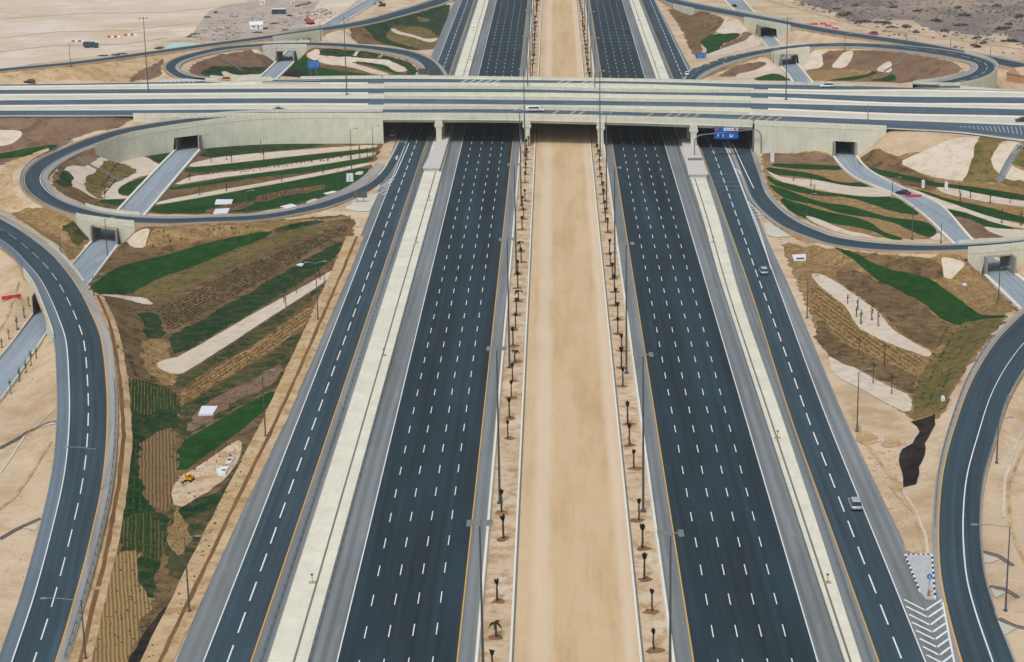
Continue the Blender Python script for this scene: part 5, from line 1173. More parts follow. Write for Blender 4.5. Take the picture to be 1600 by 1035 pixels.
def sapling(h, seed, crown=.7):
    random.seed(seed); o = empty('young_tree'); m_ = MB(); m_.tube((0, 0, -.1), (0.05, 0, h), .09, .04, 6); m_.tube((-.35, 0, 0), (-.05, 0, h*.5), .04); m_.tube((.35, 0, 0), (.1, 0, h*.5), .04); m_.tube((0, 0, -.02), (0, 0, .12), .55, .35, 9); m_.build('trunk', TRUNK, o)
    m_ = MB()
    for k in range(46):
        c = Vector((random.gauss(0, .28*crown), random.gauss(0, .28*crown), h*.72+random.gauss(0, h*.13))); s_ = random.uniform(.09, .2)
        a = Vector((random.uniform(-1, 1), random.uniform(-1, 1), random.uniform(-1, 1))).normalized()*s_; b_ = a.cross(Vector((random.uniform(-1, 1), random.uniform(-1, 1), 1))).normalized()*s_
        m_.add([c-a, c+b_, c+a, c-b_], [(0, 1, 2, 3)])
    m_.build('crown', LEAF if crown > .5 else FROND, o); return o
sp = [sapling(3.6, 21), sapling(4.2, 22), sapling(3.0, 23, .4)]
random.seed(5)
TREES = [([(1324, 476), (1340, 484), (1338, 496), (1345, 507), (1362, 501), (1372, 511)], 'thin young tree on the upper pale gravel strip of the right triangle', 'young trees on the right gravel strip', .85),
 ([(38, 496), (27, 515), (14, 530), (3, 543), (45, 478)], 'thin dark sapling on the sand left of the lower left side road', 'saplings left of the lower side road', .8),
 ([(57, 560), (49, 571), (41, 582), (31, 596), (17, 615)], 'thin dark sapling between the lower left side road and the outer left ramp', 'saplings right of the lower side road', .8),
 ([(1240, 283), (1267, 292), (1500, 318), (1547, 318), (1578, 318)], 'small tree standing on a pale path of the right garden', 'young trees on the right garden paths', .9),
 ([(1499, 302), (1516, 310), (1565, 349), (1595, 353), (1272, 306)], 'small tree beside the long green stripe of the right garden', 'young trees right of the side road', .9),
 ([(762-400, 254), (754-400, 250), (412, 249), (548, 249), (562, 247), (574, 246), (330, 253)], 'small tree on the upper pale path of the left garden', 'young trees on the left garden paths', .9),
 ([(296, 282), (312, 305), (354, 299), (440, 284), (505, 271)], 'small tree on the lower pale path of the left garden', 'young trees on the lower left path', .8),
 ([(463, 458), (447, 480), (500, 437), (507, 440), (444, 474)], 'small shrub like tree on the long pale path of the left triangle', 'young trees on the long pale path', .7)]
for pts, lab, grp, sc_ in TREES:
    for p in pts: put(random.choice(sp), T(*p), random.uniform(0, 6), lab, 'tree', grp, sc_*random.uniform(.85, 1.2))
for o in protos+sp: remove_tree(o)

# planting rows: one mass of small shrubs per bed
def rows(px, d0, d1, mat, spacing, along, size, label, jit=.25, hf=1.0, skip=.08):
    poly = [tuple(T(*p)[:2]) for p in px]; a = T(*d0)[:2]; b = T(*d1)[:2]; u = (b-a)/np.linalg.norm(b-a); v = np.array((-u[1], u[0]))
    arr = np.array(poly); c = arr.mean(0); R_ = np.abs(arr-c).max()*1.5; mb = MB(); k = -R_
    while k < R_:
        s = -R_
        while s < R_:
            p = c+u*(s+random.uniform(-jit, jit))+v*(k+random.uniform(-jit, jit)*.5)
            s += along
            if random.random() < skip or not inside(p, poly): continue
            z = H(p[0], p[1])+.05; r = size*random.uniform(.6, 1.25); hh = r*1.3*hf; th = random.uniform(0, 6)
            ring = [(p[0]+r*math.cos(th+q_*1.2566)*random.uniform(.7, 1.1), p[1]+r*math.sin(th+q_*1.2566)*random.uniform(.7, 1.1), z+hh*.25*random.random()) for q_ in range(5)]
            top = (p[0]+random.uniform(-.1, .1), p[1]+random.uniform(-.1, .1), z+hh)
            mb.add(ring+[top], [(q_, (q_+1) % 5, 5) for q_ in range(5)])
        k += spacing
    o = mb.build('shrub_rows', mat); tag(o, label, 'shrubs', None, 'stuff'); return o
rows([(255, 498), (262, 520), (400, 447), (500, 386), (543, 363), (538, 352), (480, 376), (430, 398), (350, 430), (281, 468), (252, 480)], (262, 520), (540, 365), SHR1, 1.35, .8, .36, 'rows of dark dry shrubs in the big bed of the left triangle')
rows([(286, 606), (400, 543), (478, 487), (492, 480), (484, 500), (400, 561), (304, 618), (286, 634)], (286, 630), (480, 500), SHR2, 1.2, .8, .34, 'rows of golden shrubs below the long pale path')
rows([(1262, 455), (1275, 448), (1310, 475), (1325, 495), (1341, 515), (1388, 540), (1446, 562), (1425, 583), (1376, 560), (1325, 538), (1292, 517), (1270, 485)], (1275, 455), (1440, 570), SHR2, 1.4, .8, .34, 'curved rows of golden shrubs below the upper gravel strip of the right triangle')
rows([(300, 268), (400, 259), (500, 248), (560, 240), (545, 247), (500, 253), (400, 268), (310, 275)], (300, 270), (500, 250), SHR1, 2.6, 1.4, .4, 'rows of shrubs along the second green stripe of the left garden')
rows([(400, 308), (450, 299), (510, 291), (500, 297), (450, 307), (400, 318), (360, 325), (350, 320)], (400, 312), (500, 294), SHR1, 2.4, 1.4, .4, 'rows of shrubs in the brown part of the lower left garden')
rows([(240, 362), (330, 355), (400, 352), (400, 364), (330, 376), (232, 388)], (232, 380), (400, 358), SHR2, 2.2, 1.7, .42, 'shrubs on the ochre slope under the front left loop', skip=.4)
rows([(1430, 590), (1475, 510), (1530, 505), (1490, 570), (1470, 630), (1430, 650)], (1440, 640), (1500, 520), SHR3, 2.0, 1.6, .36, 'sparse green plants on the olive slope of the right triangle', skip=.5)
rows([(158, 305-10), (165, 270), (190, 258), (175, 300), (163, 310)], (160, 300), (185, 262), SHR1, 2.2, 1.3, .4, 'shrubs on the brown bed in the front left loop')
rows([(230, 608), (274, 615), (274, 640), (206, 632), (206, 600)], (210, 610), (212, 630), SHR3, 1.3, .8, .34, 'green shrub rows beside the outer left ramp')
rows([(208, 690), (222, 684), (218, 720), (222, 760), (238, 800), (250, 850), (236, 920), (222, 880), (196, 850), (200, 760)], (205, 700), (200, 800), SHR3, 1.2, .8, .4, 'dense dark green shrub rows in the lower left triangle')
rows([(182, 540), (205, 560), (218, 588), (204, 590), (192, 560)], (190, 545), (205, 588), SHR1, 1.9, 1.2, .4, 'shrub rows on the brown bed near the ramp berm')
# scattered clumps on the scrub plain at upper right, and debris
random.seed(3)
def bush(seed):
    random.seed(seed); o = MB()
    for k in range(70):
        a = random.uniform(0, 6.28); r = random.random()**.5*1.6; c = Vector((r*math.cos(a), r*math.sin(a)*.8, .25+random.random()*1.2*(1-r/2.2))); s_ = random.uniform(.2, .42)
        d1 = Vector((random.uniform(-1, 1), random.uniform(-1, 1), random.uniform(-.6, .6))).normalized()*s_; d2 = d1.cross(Vector((random.uniform(-.4, .4), random.uniform(-.4, .4), 1))).normalized()*s_
        o.add([c-d1, c+d2, c+d1, c-d2], [(0, 1, 2, 3)])
    o2 = o.build('desert_bush', BUSHM); return o2
bs = [bush(31), bush(32)]
random.seed(8)
spots = D((430, 60), (500, 90), (470, 100), (540, 40), (600, 140), (680, 145), (740, 148), (560, 150), (1040, 130), (1060, 135), (930, 75), (780, 50), (860, 170), (920, 205), (1440, 185), (1470, 180), (1500, 155), (1500, 260), (1530, 262), (1300, 240), (1340, 270), (1290, 290), (1300, 296), (1220, 100), (1180, 50), (770, 175), (1420, 40), (1200, 160), (1100, 200), (1560, 110))
for p in spots: put(random.choice(bs), T(*p), random.uniform(0, 6), 'dark low bush on the rocky plain at upper right', 'bush', 'bushes on the rocky plain', (random.uniform(1.2, 2.6), random.uniform(1.0, 1.8), random.uniform(.9, 1.6)))
for p in A((760, 338), (720, 345), (640, 350), (980, 305), (1000, 300), (1180, 230), (1210, 215), (1290, 110), (1340, 80)): put(random.choice(bs), T(*p), random.uniform(0, 6), 'low grey brush clump at the edge of the pale lot, upper left', 'bush', 'brush along the pale lot', (1.6, 1.0, .6))
for p in B((10, 205), (60, 180), (110, 150), (180, 190), (210, 100), (260, 40), (300, 30), (330, 20)): put(random.choice(bs), T(*p), random.uniform(0, 6), 'grey brush clump among the works compound', 'bush', 'brush in the compound', (1.8, 1.0, .6))
for b_ in bs: bpy.data.objects.remove(b_)

def scatter(name, px, n, mat, s0, s1, hf, label, seed, lobes=None):
    random.seed(seed); poly = [tuple(T(*q_)[:2]) for q_ in px]; xs = [q_[0] for q_ in poly]; ys = [q_[1] for q_ in poly]; mb = MB(); c_ = 0; tries = 0
    cl = [(random.uniform(min(xs), max(xs)), random.uniform(min(ys), max(ys))) for _ in range(lobes or 1)]
    while c_ < n and tries < n*12:
        tries += 1
        if lobes: k = random.choice(cl); x, y = random.gauss(k[0], (max(xs)-min(xs))*.05), random.gauss(k[1], (max(ys)-min(ys))*.06)
        else: x, y = random.uniform(min(xs), max(xs)), random.uniform(min(ys), max(ys))
        if not inside((x, y), poly) or any(inside((x, y), q_) for q_ in PALEPOLY): continue
        z = H(x, y)+.02; r_ = random.uniform(s0, s1)*random.uniform(.6, 1.2); th = random.uniform(0, 6); c_ += 1; hh = r_*hf*random.uniform(.6, 1.3)
        ring = [(x+r_*math.cos(th+k*1.047)*random.uniform(.7, 1.2), y+r_*math.sin(th+k*1.047)*random.uniform(.6, 1.1), z) for k in range(6)]; mid = [((a+x)/2+random.uniform(-.1, .1)*r_, (b_+y)/2, z+hh*random.uniform(.7, 1)) for a, b_, c in ring]
        mb.add(ring+mid, [(k, (k+1) % 6, 6+(k+1) % 6, 6+k) for k in range(6)]+[(6, 7, 8, 9, 10, 11)])
    return tag(mb.build(name, mat), label, 'ground cover', None, 'stuff')
scatter('scrub_clumps', D((120, 10), (1900, -60), (1900, 480), (1560, 380), (1300, 325), (860, 250), (640, 215), (450, 130), (330, 85)), 900, BUSHM, .4, 1.3, .5, 'small dark scrub clumps over the rocky plain at upper right', 41, 60)
scatter('rubble', [(298, 58), (345, 10), (420, 4), (520, 8), (530, 30), (470, 46), (400, 57), (330, 66)], 420, DKCON, .3, 1.0, .5, 'rubble and spoil scattered over the grey compound at upper left', 42, 26)
scatter('rubble', [(268, 765), (280, 745), (350, 702), (380, 690), (375, 720), (330, 765), (300, 785), (276, 795)], 120, BERM, .1, .4, .7, 'small spoil lumps on the works area beside the excavator', 43)
scatter('ground_tufts', [(176, 505), (190, 560), (204, 640), (200, 735), (180, 855), (133, 1030), (240, 1030), (290, 940), (330, 850), (430, 640), (520, 440), (548, 345), (400, 352), (230, 390), (196, 470)], 3600, SHR3, .1, .26, 1.1, 'scattered low tufts over the planted left triangle', 44)
scatter('ground_tufts', [(1216, 372), (1300, 392), (1470, 410), (1526, 415), (1592, 482), (1500, 590), (1475, 645), (1420, 640), (1300, 560), (1262, 480)], 1800, SHR1, .1, .26, 1.0, 'scattered dry tufts over the right triangle', 45)
scatter('stones', [(1340, 640), (1400, 655), (1405, 760), (1440, 860), (1420, 868), (1340, 700), (1310, 600)], 260, BERM, .12, .45, .6, 'stones and spoil lumps on the sand right of the service road', 46)
scatter('stones', [(-40, 430), (30, 430), (75, 560), (80, 700), (40, 900), (0, 960), (-60, 960)], 240, BERM, .12, .35, .5, 'stones on the sand left of the outer left ramp', 47)

# ------------------------------------------------------------------ vehicles
def car(paint, Lg=4.7, W=1.9, Hc=1.5, kind='sedan'):
    """nose towards +Y; body lofted from cross sections"""
    o = empty('car'); hw = W/2
    if kind == 'van': secs = [(-.5, .45, .8, .86), (-.47, .3, 1.9, 1), (-.1, .28, 2.0, 1), (.25, .28, 2.0, 1), (.36, .28, 1.15, .98), (.48, .3, .95, .92), (.5, .42, .75, .8)]
    else: secs = [(-.5, .45, .78, .82), (-.47, .3, .92, .94), (-.3, .26, .97, 1), (0, .26, .95, 1), (.22, .26, .93, 1), (.4, .27, .82, .97), (.48, .3, .68, .88), (.5, .42, .6, .74)]
    m_ = MB(); V = []; k = 10
    for f, zb, zt, ws in secs:
        y = f*Lg; w_ = hw*ws
        V += [(-w_*.85, y, zb), (-w_, y, zb+.12), (-w_*1.0, y, (zb+zt)/2), (-w_*.96, y, zt-.1), (-w_*.82, y, zt), (w_*.82, y, zt), (w_*.96, y, zt-.1), (w_, y, (zb+zt)/2), (w_, y, zb+.12), (w_*.85, y, zb)]
    n = len(secs); Fs = [(i*k+j, i*k+(j+1) % k, (i+1)*k+(j+1) % k, (i+1)*k+j) for i in range(n-1) for j in range(k)]+[tuple(range(k-1, -1, -1)), tuple((n-1)*k+j for j in range(k))]
    m_.add(V, Fs); m_.build('body', paint, o, None, True)
    if kind != 'van':
        # glasshouse and roof
        g0, g1 = (-.44, .24) if kind == 'suv' else (-.34, .2); r0, r1 = (-.38, .05) if kind == 'suv' else (-.2, .06)
        zb = .9; m_ = MB(); b0, b1 = hw*.9, hw*.72
        V = [(-b0, g0*Lg, zb), (b0, g0*Lg, zb), (b0, g1*Lg, zb), (-b0, g1*Lg, zb), (-b1, r0*Lg, Hc-.06), (b1, r0*Lg, Hc-.06), (b1, r1*Lg, Hc-.06), (-b1, r1*Lg, Hc-.06)]
        m_.add(V, [(0, 1, 5, 4), (1, 2, 6, 5), (2, 3, 7, 6), (3, 0, 4, 7)]); m_.build('windows', GLASS, o)
        m_ = MB(); rr_ = [(-b1-.03, r0*Lg-.05), (b1+.03, r0*Lg-.05), (b1+.03, r1*Lg+.08), (-b1-.03, r1*Lg+.08)]
        m_.add([(x, y, Hc-.08) for x, y in rr_]+[(x*.9, y*.97, Hc) for x, y in rr_], [(4, 5, 6, 7), (0, 1, 5, 4), (1, 2, 6, 5), (2, 3, 7, 6), (3, 0, 4, 7)]); m_.build('roof', paint, o)
    else:
        m_ = MB(); m_.add([(-hw*.88, .255*Lg, 1.9), (hw*.88, .255*Lg, 1.9), (hw*.92, .37*Lg, 1.18), (-hw*.92, .37*Lg, 1.18)], [(0, 1, 2, 3)])
        for sx in (-1, 1): m_.box(sx*hw*1.0-.02, sx*hw*1.0+.02, -.35*Lg, .22*Lg, 1.25, 1.8)
        m_.build('windows', GLASS, o)
    for sx in (-1, 1):
        for sy in (-.31, .31):
            m_ = MB(); m_.tube((sx*(hw-.22), sy*Lg, .33), (sx*(hw+.01), sy*Lg, .33), .33, .33, 14); wv = m_.build('wheel', TYRE, o)
            m_ = MB(); m_.tube((sx*(hw+.01), sy*Lg, .33), (sx*(hw+.03), sy*Lg, .33), .2, .18, 10); m_.build('rim', STEEL, wv)
        m_ = MB(); m_.box(sx*hw*.68-.2, sx*hw*.68+.2, Lg*.485, Lg*.497, .55, .68); m_.build('headlight', WHITE, o)
        m_ = MB(); m_.box(sx*hw*.7-.18, sx*hw*.7+.18, -Lg*.505, -Lg*.49, .62, .76); m_.build('tail_light', REDP, o)
        m_ = MB(); m_.box(sx*(hw+.02)-.1, sx*(hw+.02)+.1, Lg*.16, Lg*.19, .95, 1.08); m_.build('mirror', paint, o)
    return o
def place_car(px, py, z, heading, paint, label, kind='sedan', Lg=4.7, W=1.9, Hc=1.5, cat='car'):
    o = car(paint, Lg, W, Hc, kind); b = P(px, py, z) if z is not None else T(px, py); o.location = tuple(b); o.rotation_euler = (0, 0, heading); return tag(o, label, cat)
PI = math.pi
place_car(1336, 792, .09, 0.0, SILV, 'silver car driving up the right service road, nearest of all', 'suv', 5.0, 2.0, 1.75)
place_car(1193, 427, .09, 0.03, SILV, 'silver car farther along the right service road, above the middle', 'suv', 4.8, 1.95, 1.7)
place_car(613, 213, .09, PI, WHP, 'white car coming out from under the overpass on the left service road', 'suv', 4.7, 1.95, 1.7)
place_car(836, 174.5, 10.06, -PI/2, WHP, 'white van crossing the overpass above the sandy median', 'van', 6.5, 2.1, 2.2, 'van')
place_car(1292, 136.5, 10.06, PI/2, WHP, 'white car on the far crossing road beside the back right loop', 'suv', 5.2, 2.0, 1.7)
place_car(436, 174, 10.06, -PI/2, NAVY, 'dark blue car on the near crossing road left of the overpass', 'sedan')
place_car(351, 127, 10.12, PI/2, ORG, 'orange car on the far crossing road at the back left loop', 'suv', 4.8, 2, 1.8)
place_car(46, 129.5, None, PI/2, BLKP, 'dark car at the foot of the slope, far left', 'suv')
place_car(979, 50, .09, 0, BLKP, 'black car on the right carriageway far beyond the overpass', 'sedan')
place_car(771, 72, .09, PI, NAVY, 'dark blue car on the left carriageway beyond the overpass', 'sedan')
place_car(1597, 190, 10.06, PI/2, BLKP, 'dark car at the right edge on the nearest crossing road', 'suv')
place_car(1147, 11, .09, .3, BLKP, 'dark car on the side road at the top right', 'sedan')
place_car(1363, 55, None, PI/2+.1, REDP, 'red car parked on the sand behind the back right loop', 'suv', 5.5, 2.1, 1.8)
place_car(1411, 304, .1, .9, BLKP, 'dark car on the right side road beside the red barrier', 'sedan')
place_car(1073, 117.5, .2, 0, WHP, 'small white car at the back right ramp merge', 'sedan')
# truck in the lot
def truck(px, py, rz, label):
    o = empty('truck', T(px, py), rz); m_ = MB(); m_.box(-1.3, 1.3, -5.0, 2.0, 1.1, 3.6, 0, .1); m_.build('cargo_box', NAVY, o); m_ = MB(); m_.box(-1.2, 1.2, 2.2, 4.4, .7, 3.0, 0, .15); c = m_.build('cab', NAVY, o)
    m_ = MB(); m_.box(-1.05, 1.05, 4.38, 4.45, 1.8, 2.7); m_.build('windscreen', GLASS, c); m_ = MB(); m_.box(-.5, .5, -5, 4.2, .6, 1.0); m_.build('chassis', DSTEEL, o)
    for sx in (-1, 1):
        for y in (-3.6, -2.3, 3.3): m_ = MB(); m_.tube((sx*.85, y, .5), (sx*1.2, y, .5), .5, .5, 12); m_.build('wheel', TYRE, o)
    o.scale = (.8,)*3; tag(o, label, 'truck')
truck(143, 75, -PI/2-.25, 'dark blue box truck parked on the pale sandy lot at upper left')
def water_barriers(pts, label, rz, n=4, two=True):
    for (x, y) in pts:
        o = empty('water_barrier', T(x, y), rz)
        for k in range(n):
            m_ = MB(); m_.prism([(-.25, 0), (.25, 0), (.15, .5), (.1, .9), (-.1, .9), (-.15, .5)], -.75, .75)
            b = m_.build('barrier_block', REDP if k % 2 == 0 or not two else WHP, o); b.rotation_euler = (0, 0, PI/2); b.location = ((k-(n-1)/2)*1.6, 0, 0)
        tag(o, label(x), 'barrier')
names = {122: 'red plastic barrier row just left of the parked truck', 178: 'red and white barrier row in the pale lot, middle one', 204: 'red and white barrier row in the pale lot, rightmost'}
water_barriers([(122, 66), (178, 59), (204, 56)], lambda x: names[x], 0, 4)
n2 = {1265: 'red barrier pair by the top right road, leftmost', 1273: 'red barrier pair by the top right road, second from left', 1286: 'red barrier pair by the top right road, middle', 1294: 'red barrier pair by the top right road, fourth from left', 1305: 'red barrier pair by the top right road, rightmost'}
water_barriers([(1265, 40), (1273, 39), (1286, 38.5), (1294, 41.5), (1305, 46)], lambda x: n2[x], -.3, 2, False)
n3 = {1427: 'red and white barrier block on the right side road', 1238: 'long red and white barrier at the corner of the right triangle', 18: 'red barrier on the sand left of the outer left ramp'}
water_barriers([(1427, 309)], lambda x: n3[x], 0, 3, False); water_barriers([(18, 467)], lambda x: n3[x], .5, 3, False)
# white precast slabs and openings
def slab_box(px, name, label, h=.5, hole=None):
    pts = [T(*p) for p in px]; c = sum(pts)/len(pts); o = empty(name, c); m_ = MB(); n = len(pts)
    m_.add([tuple(p-c+(0, 0, h)) for p in pts]+[tuple(p-c-(0, 0, .4)) for p in pts], [tuple(range(n))]+[(k, k+n, (k+1) % n+n, (k+1) % n) for k in range(n)]); m_.build('slab', WHP, o)
    if hole:
        hp = [T(*p)-c+(0, 0, h+.02) for p in hole]; m_ = MB(); m_.add([tuple(p) for p in hp], [tuple(range(len(hp)))]); m_.build('opening', BLACKP, o)
    tag(o, label, 'concrete cover')
slab_box(I((1255, 868), (1355, 868), (1325, 915), (1235, 918)), 'concrete_cover', 'white rectangular concrete cover on the mottled bed of the left triangle', .5)
slab_box([(338, 738), (346, 733), (358, 733), (352, 744), (340, 744)], 'concrete_cover', 'white concrete cover with a dark opening, nearer of two beside the excavator', .6, [(345.5, 740), (348, 738.5), (354, 738.5), (351.5, 741)])
slab_box([(353, 726), (356, 720), (365, 720), (361, 726)], 'concrete_cover', 'white concrete cover with a dark opening, farther of two beside the excavator', .6, [(354.5, 724.5), (356.5, 721.5), (363, 721.5), (360.5, 724.5)])
slab_box(E((1345, 450), (1450, 450), (1440, 477), (1335, 480)), 'concrete_cover', 'white slab on the lower lawn of the left garden, upper of two', .3)
slab_box(E((1340, 510), (1430, 505), (1415, 535), (1325, 538)), 'concrete_cover', 'white slab on the lower lawn of the left garden, lower of two', .3)
slab_box(F((420, 410), (480, 395), (515, 400), (440, 418)), 'concrete_cover', 'flat white slab near the pale box at the garden tip', .2)
slab_box(F((150, 492), (220, 475), (262, 490), (200, 506)), 'concrete_cover', 'flat white slab beside the front left loop kerb', .2)
slab_box(F((250, 857), (275, 848), (300, 850), (285, 865)), 'concrete_cover', 'small white slab in the dark green band of the left triangle', .3)
slab_box(Hh((150, 800), (235, 795), (235, 830), (160, 832)), 'concrete_cover', 'white slab with a dark opening at the corner of the right triangle', .5, Hh((175, 820), (225, 818), (225, 828), (180, 829)))
def cabinet(px, py, w, h, label, z=None):
    b = T(px, py); o = empty('utility_cabinet', b); m_ = MB(); m_.box(-w/2, w/2, -.6, .6, 0, h, 0, .05); bd = m_.build('body', WHP, o); m_ = MB(); m_.box(-w/2-.15, w/2+.15, -.8, .8, -.3, .12); m_.build('plinth', DKCON, o)
    m_ = MB(); m_.box(-w*.02, w*.02, -.63, -.6, .3, h-.2); m_.build('door_seam', DSTEEL, bd); tag(o, label, 'cabinet')
cabinet(547, 284, 2.2, 2.6, 'pale utility cabinet at the tip of the left garden'); cabinet(1206.5, 254, 1.2, 3.0, 'tall white cabinet beside the right overpass wall'); cabinet(1442, 294, .9, 2.4, 'white cabinet on the brown strip of the right garden, left of two'); cabinet(1478, 297, .9, 2.4, 'white cabinet on the brown strip of the right garden, right of two')
cabinet(1507, 447, 1.0, .6, 'tiny white box on the ochre corner below the right underpass'); cabinet(1473, 627, .7, 1.0, 'tiny white box beside the outer right ramp shoulder')
def excavator(px, py, rz, paint, label, s=1.0):
    o = empty('excavator', T(px, py), rz)
    for sx in (-1, 1): m_ = MB(); m_.prism([(-.3, 0), (.3, 0), (.3, .8), (-.3, .8)], -1.9, 1.9); t_ = m_.build('track', TYRE, o); t_.location = (sx*1.1, 0, 0)
    m_ = MB(); m_.box(-1.2, 1.2, -1.9, 1.2, .9, 2.0, 0, .1); bd = m_.build('body', paint, o); m_ = MB(); m_.box(-1.15, -.1, -.2, 1.25, 2.0, 3.1, 0, .15); c = m_.build('cab', paint, o)
    m_ = MB(); m_.box(-1.05, -.2, 1.26, 1.3, 2.1, 2.9); m_.build('windscreen', GLASS, c)
    m_ = MB(); m_.tube((.3, 1.0, 1.8), (.3, 3.4, 4.2), .28, .22, 6); m_.build('boom', paint, o); m_ = MB(); m_.tube((.3, 3.4, 4.2), (.3, 5.2, 1.8), .2, .16, 6); st_ = m_.build('stick', paint, o)
    m_ = MB(); m_.prism([(-.5, .9), (.5, .9), (.4, 1.9), (-.4, 1.9)], 4.9, 5.7); b = m_.build('bucket', DSTEEL, o); b.location = (.3, 0, 0); o.scale = (s,)*3
    tag(o, label, 'excavator')
excavator(296, 752, 2.9, YELM, 'yellow excavator digging beside the dark lawn in the left triangle', .5)
excavator(485, 38, .6, LRED, 'faded red excavator in the sand at the top left', 1.1)
excavator(597, 10, 1.2, plain('brown_paint', srgb(92, 62, 52), .5), 'brown excavator on the mound at the top left', .9)
def cabin(px, py, w, d, h, rz, wall, label, cat='cabin', gable=False):
    o = empty('site_cabin', T(px, py), rz); m_ = MB(); m_.box(-w/2, w/2, -d/2, d/2, 0, h); bd = m_.build('walls', wall, o); m_ = MB()
    if gable: m_.add([(-w/2-.3, -d/2-.3, h), (w/2+.3, -d/2-.3, h), (w/2+.3, d/2+.3, h), (-w/2-.3, d/2+.3, h), (-w/2-.3, 0, h+d*.3), (w/2+.3, 0, h+d*.3)], [(0, 1, 5, 4), (2, 3, 4, 5), (1, 2, 5), (3, 0, 4), (3, 2, 1, 0)])
    else: m_.box(-w/2-.15, w/2+.15, -d/2-.15, d/2+.15, h+.003, h+.25)
    m_.build('roof', WHP if wall is not BROWNB else ROOFP, o)
    m_ = MB(); m_.box(-w*.3, -w*.1, -d/2-.04, -d/2, 1.0, h-.6); m_.build('window', GLASS, bd); m_ = MB(); m_.box(w*.1, w*.2, -d/2-.04, -d/2, 0.1, h-.4); m_.build('door', DSTEEL, bd)
    tag(o, label, cat)
cabin(436, 22, 7.5, 4, 2.7, 0, NAVY, 'dark blue site cabin with a white roof in the compound'); cabin(401, 45, 6.5, 5, 2.2, .1, WHP, 'white tent like cabin below the blue cabin', 'cabin', True); cabin(411, 7, 3, 3, 2.2, 0, WHP, 'small white cabin at the top of the compound')
cabin(1596, 128, 8, 9, 3.4, .5, BROWNB, 'brown gabled shed at the right edge beyond the loop', 'shed', True)
cabin(457, 5, 2.5, 2.5, 2, .2, WHP, 'small white container at the top of the compound, right of the white cabin')

# ------------------------------------------------------------------ drain chutes running down the banks
def chute(pts, label, w=.7, mat=None):
    p3 = [T(*p)+(0, 0, .12) for p in pts]; mb = MB()
    for a, b in zip(p3[:-1], p3[1:]):
        n = max(1, int(np.linalg.norm(b-a)/2))
        for k in range(n):
            p = a+(b-a)*k/n; q_ = a+(b-a)*(k+1)/n; p[2] = H(*p[:2])+.12; q_[2] = H(*q_[:2])+.12; d = nrm(q_-p); nn = np.array((-d[1], d[0], 0)); nn /= np.linalg.norm(nn); nn *= w/2
            mb.add([p-nn, q_-nn, q_+nn, p+nn], [(0, 1, 2, 3)]); up = np.array((0, 0, .18))
            for s_ in (-1, 1): mb.add([p+nn*s_, q_+nn*s_, q_+nn*s_+up, p+nn*s_+up, p+nn*s_*1.35+up, q_+nn*s_*1.35+up, p+nn*s_*1.35-up, q_+nn*s_*1.35-up], [(0, 1, 2, 3), (3, 2, 5, 4), (4, 5, 7, 6)])
    tag(mb.build('drain_chute', mat or DKCON), label, 'drain')
chute(E((450, 178), (560, 235), (640, 270), (760, 328)), 'grey drain chute crossing the beds of the front left loop', 1.0)
chute(Hh((1585, 100), (1500, 215), (1435, 338)), 'wide grey drain chute on the bank at the right edge', 1.8, SHLD)
chute(B((640, 315), (612, 352)), 'short drain chute inside the back left loop, left one', 1.2, MEDC); chute(B((805, 335), (765, 360)), 'short drain chute inside the back left loop, right one', 1.2, MEDC)
chute(A((1370, 345), (1500, 440)), 'thin drain line inside the back left loop bank', .7); chute(D((875, 335), (795, 405), (720, 447)), 'thin drain line down the bank of the back right loop', .9)
chute(M((235, 0), (200, 5), (120, 40), (0, 112)), 'dark drain line left of the outer ramp, upper of two', .5); chute(M((170, 405), (110, 430), (60, 455), (0, 490)), 'dark drain line left of the outer ramp, lower of two', .5)
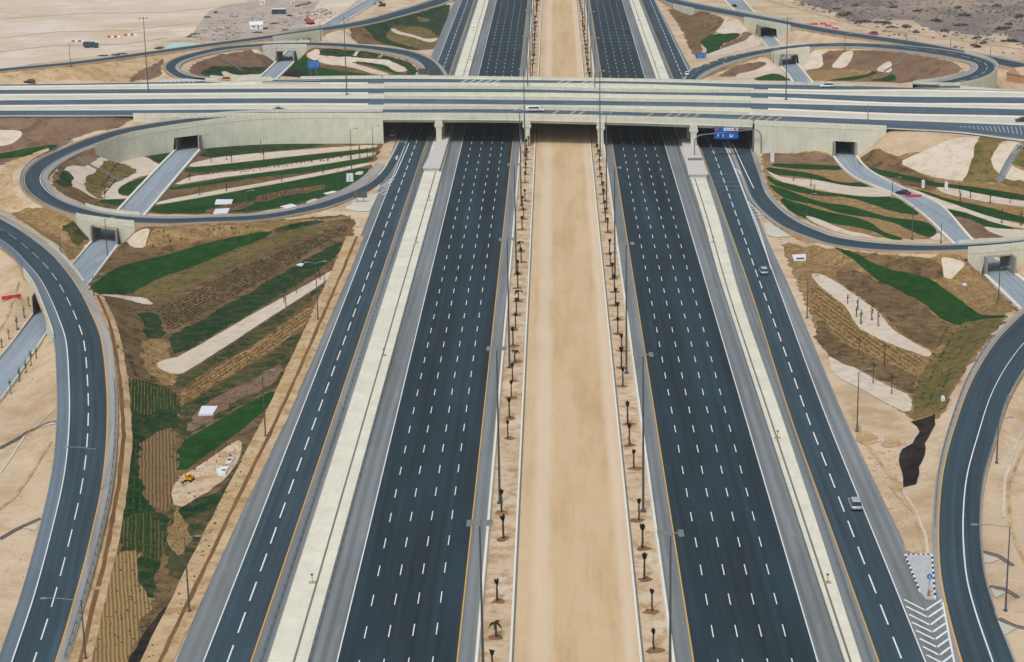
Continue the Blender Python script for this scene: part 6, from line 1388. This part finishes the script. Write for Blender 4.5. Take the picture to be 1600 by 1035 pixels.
chute([(1530, 862), (1560, 870), (1582, 885)], 'curved dark drain right of the outer right ramp, topmost', .5); chute([(1546, 918), (1570, 922), (1590, 935)], 'curved dark drain right of the outer right ramp, middle', .5); chute([(1560, 968), (1585, 980), (1610, 985)], 'curved dark drain right of the outer right ramp, lowest', .5)
for px in (M((90, 440), (160, 425), (165, 410), (150, 455)), O((1425, 545), (1495, 575), (1455, 590), (1425, 585)), O((1460, 690), (1520, 715), (1480, 735)), O((1490, 830), (1570, 860), (1520, 890), (1510, 870)), M((125, 35), (232, 10), (234, 0), (200, 4))):
    patch('drain_apron', px, MEDC, amp=.05, round_=False)

# labels of the separate stretches of wall, parapet and guardrail: say which one, counted from the left of the photograph
def photo(o):
    bb = [o.matrix_world @ Vector(c) for c in o.bound_box]; c = sum(bb, Vector())/8; v = RM.T @ np.array((c[0], c[1], c[2]-CH)); return 800+FPX*v[0]/-v[2], 517.5-FPX*v[1]/-v[2]
bpy.context.view_layer.update()
by = {}
for o in COL.objects:
    if o.parent is None and 'label' in o and 'group' not in o: by.setdefault(o['label'], []).append(o)
ORD = ['leftmost', 'second from the left', 'third from the left', 'fourth from the left', 'fifth from the left', 'sixth from the left', 'seventh from the left', 'eighth from the left']
for lab, os_ in by.items():
    if len(os_) > 1:
        for k, o in enumerate(sorted(os_, key=lambda q_: photo(q_)[0])): o['label'] = lab+', '+('rightmost' if k == len(os_)-1 else ORD[min(k, 7)])

# ------------------------------------------------------------------ dusty air
hz = MB(); hz.box(-950, 950, -60, 2400, -1.2, 135); ho = hz.build('haze', None); ho['kind'] = 'stuff'
hm = bpy.data.materials.new('dusty_air'); hm.use_nodes = True; t = hm.node_tree; t.nodes.clear()
pv = t.nodes.new('ShaderNodeVolumePrincipled'); pv.inputs['Color'].default_value = (.9, .93, .95, 1); pv.inputs['Density'].default_value = .00008; pv.inputs['Anisotropy'].default_value = .2
ou = t.nodes.new('ShaderNodeOutputMaterial'); t.links.new(pv.outputs[0], ou.inputs['Volume']); ho.data.materials.clear(); ho.data.materials.append(hm)
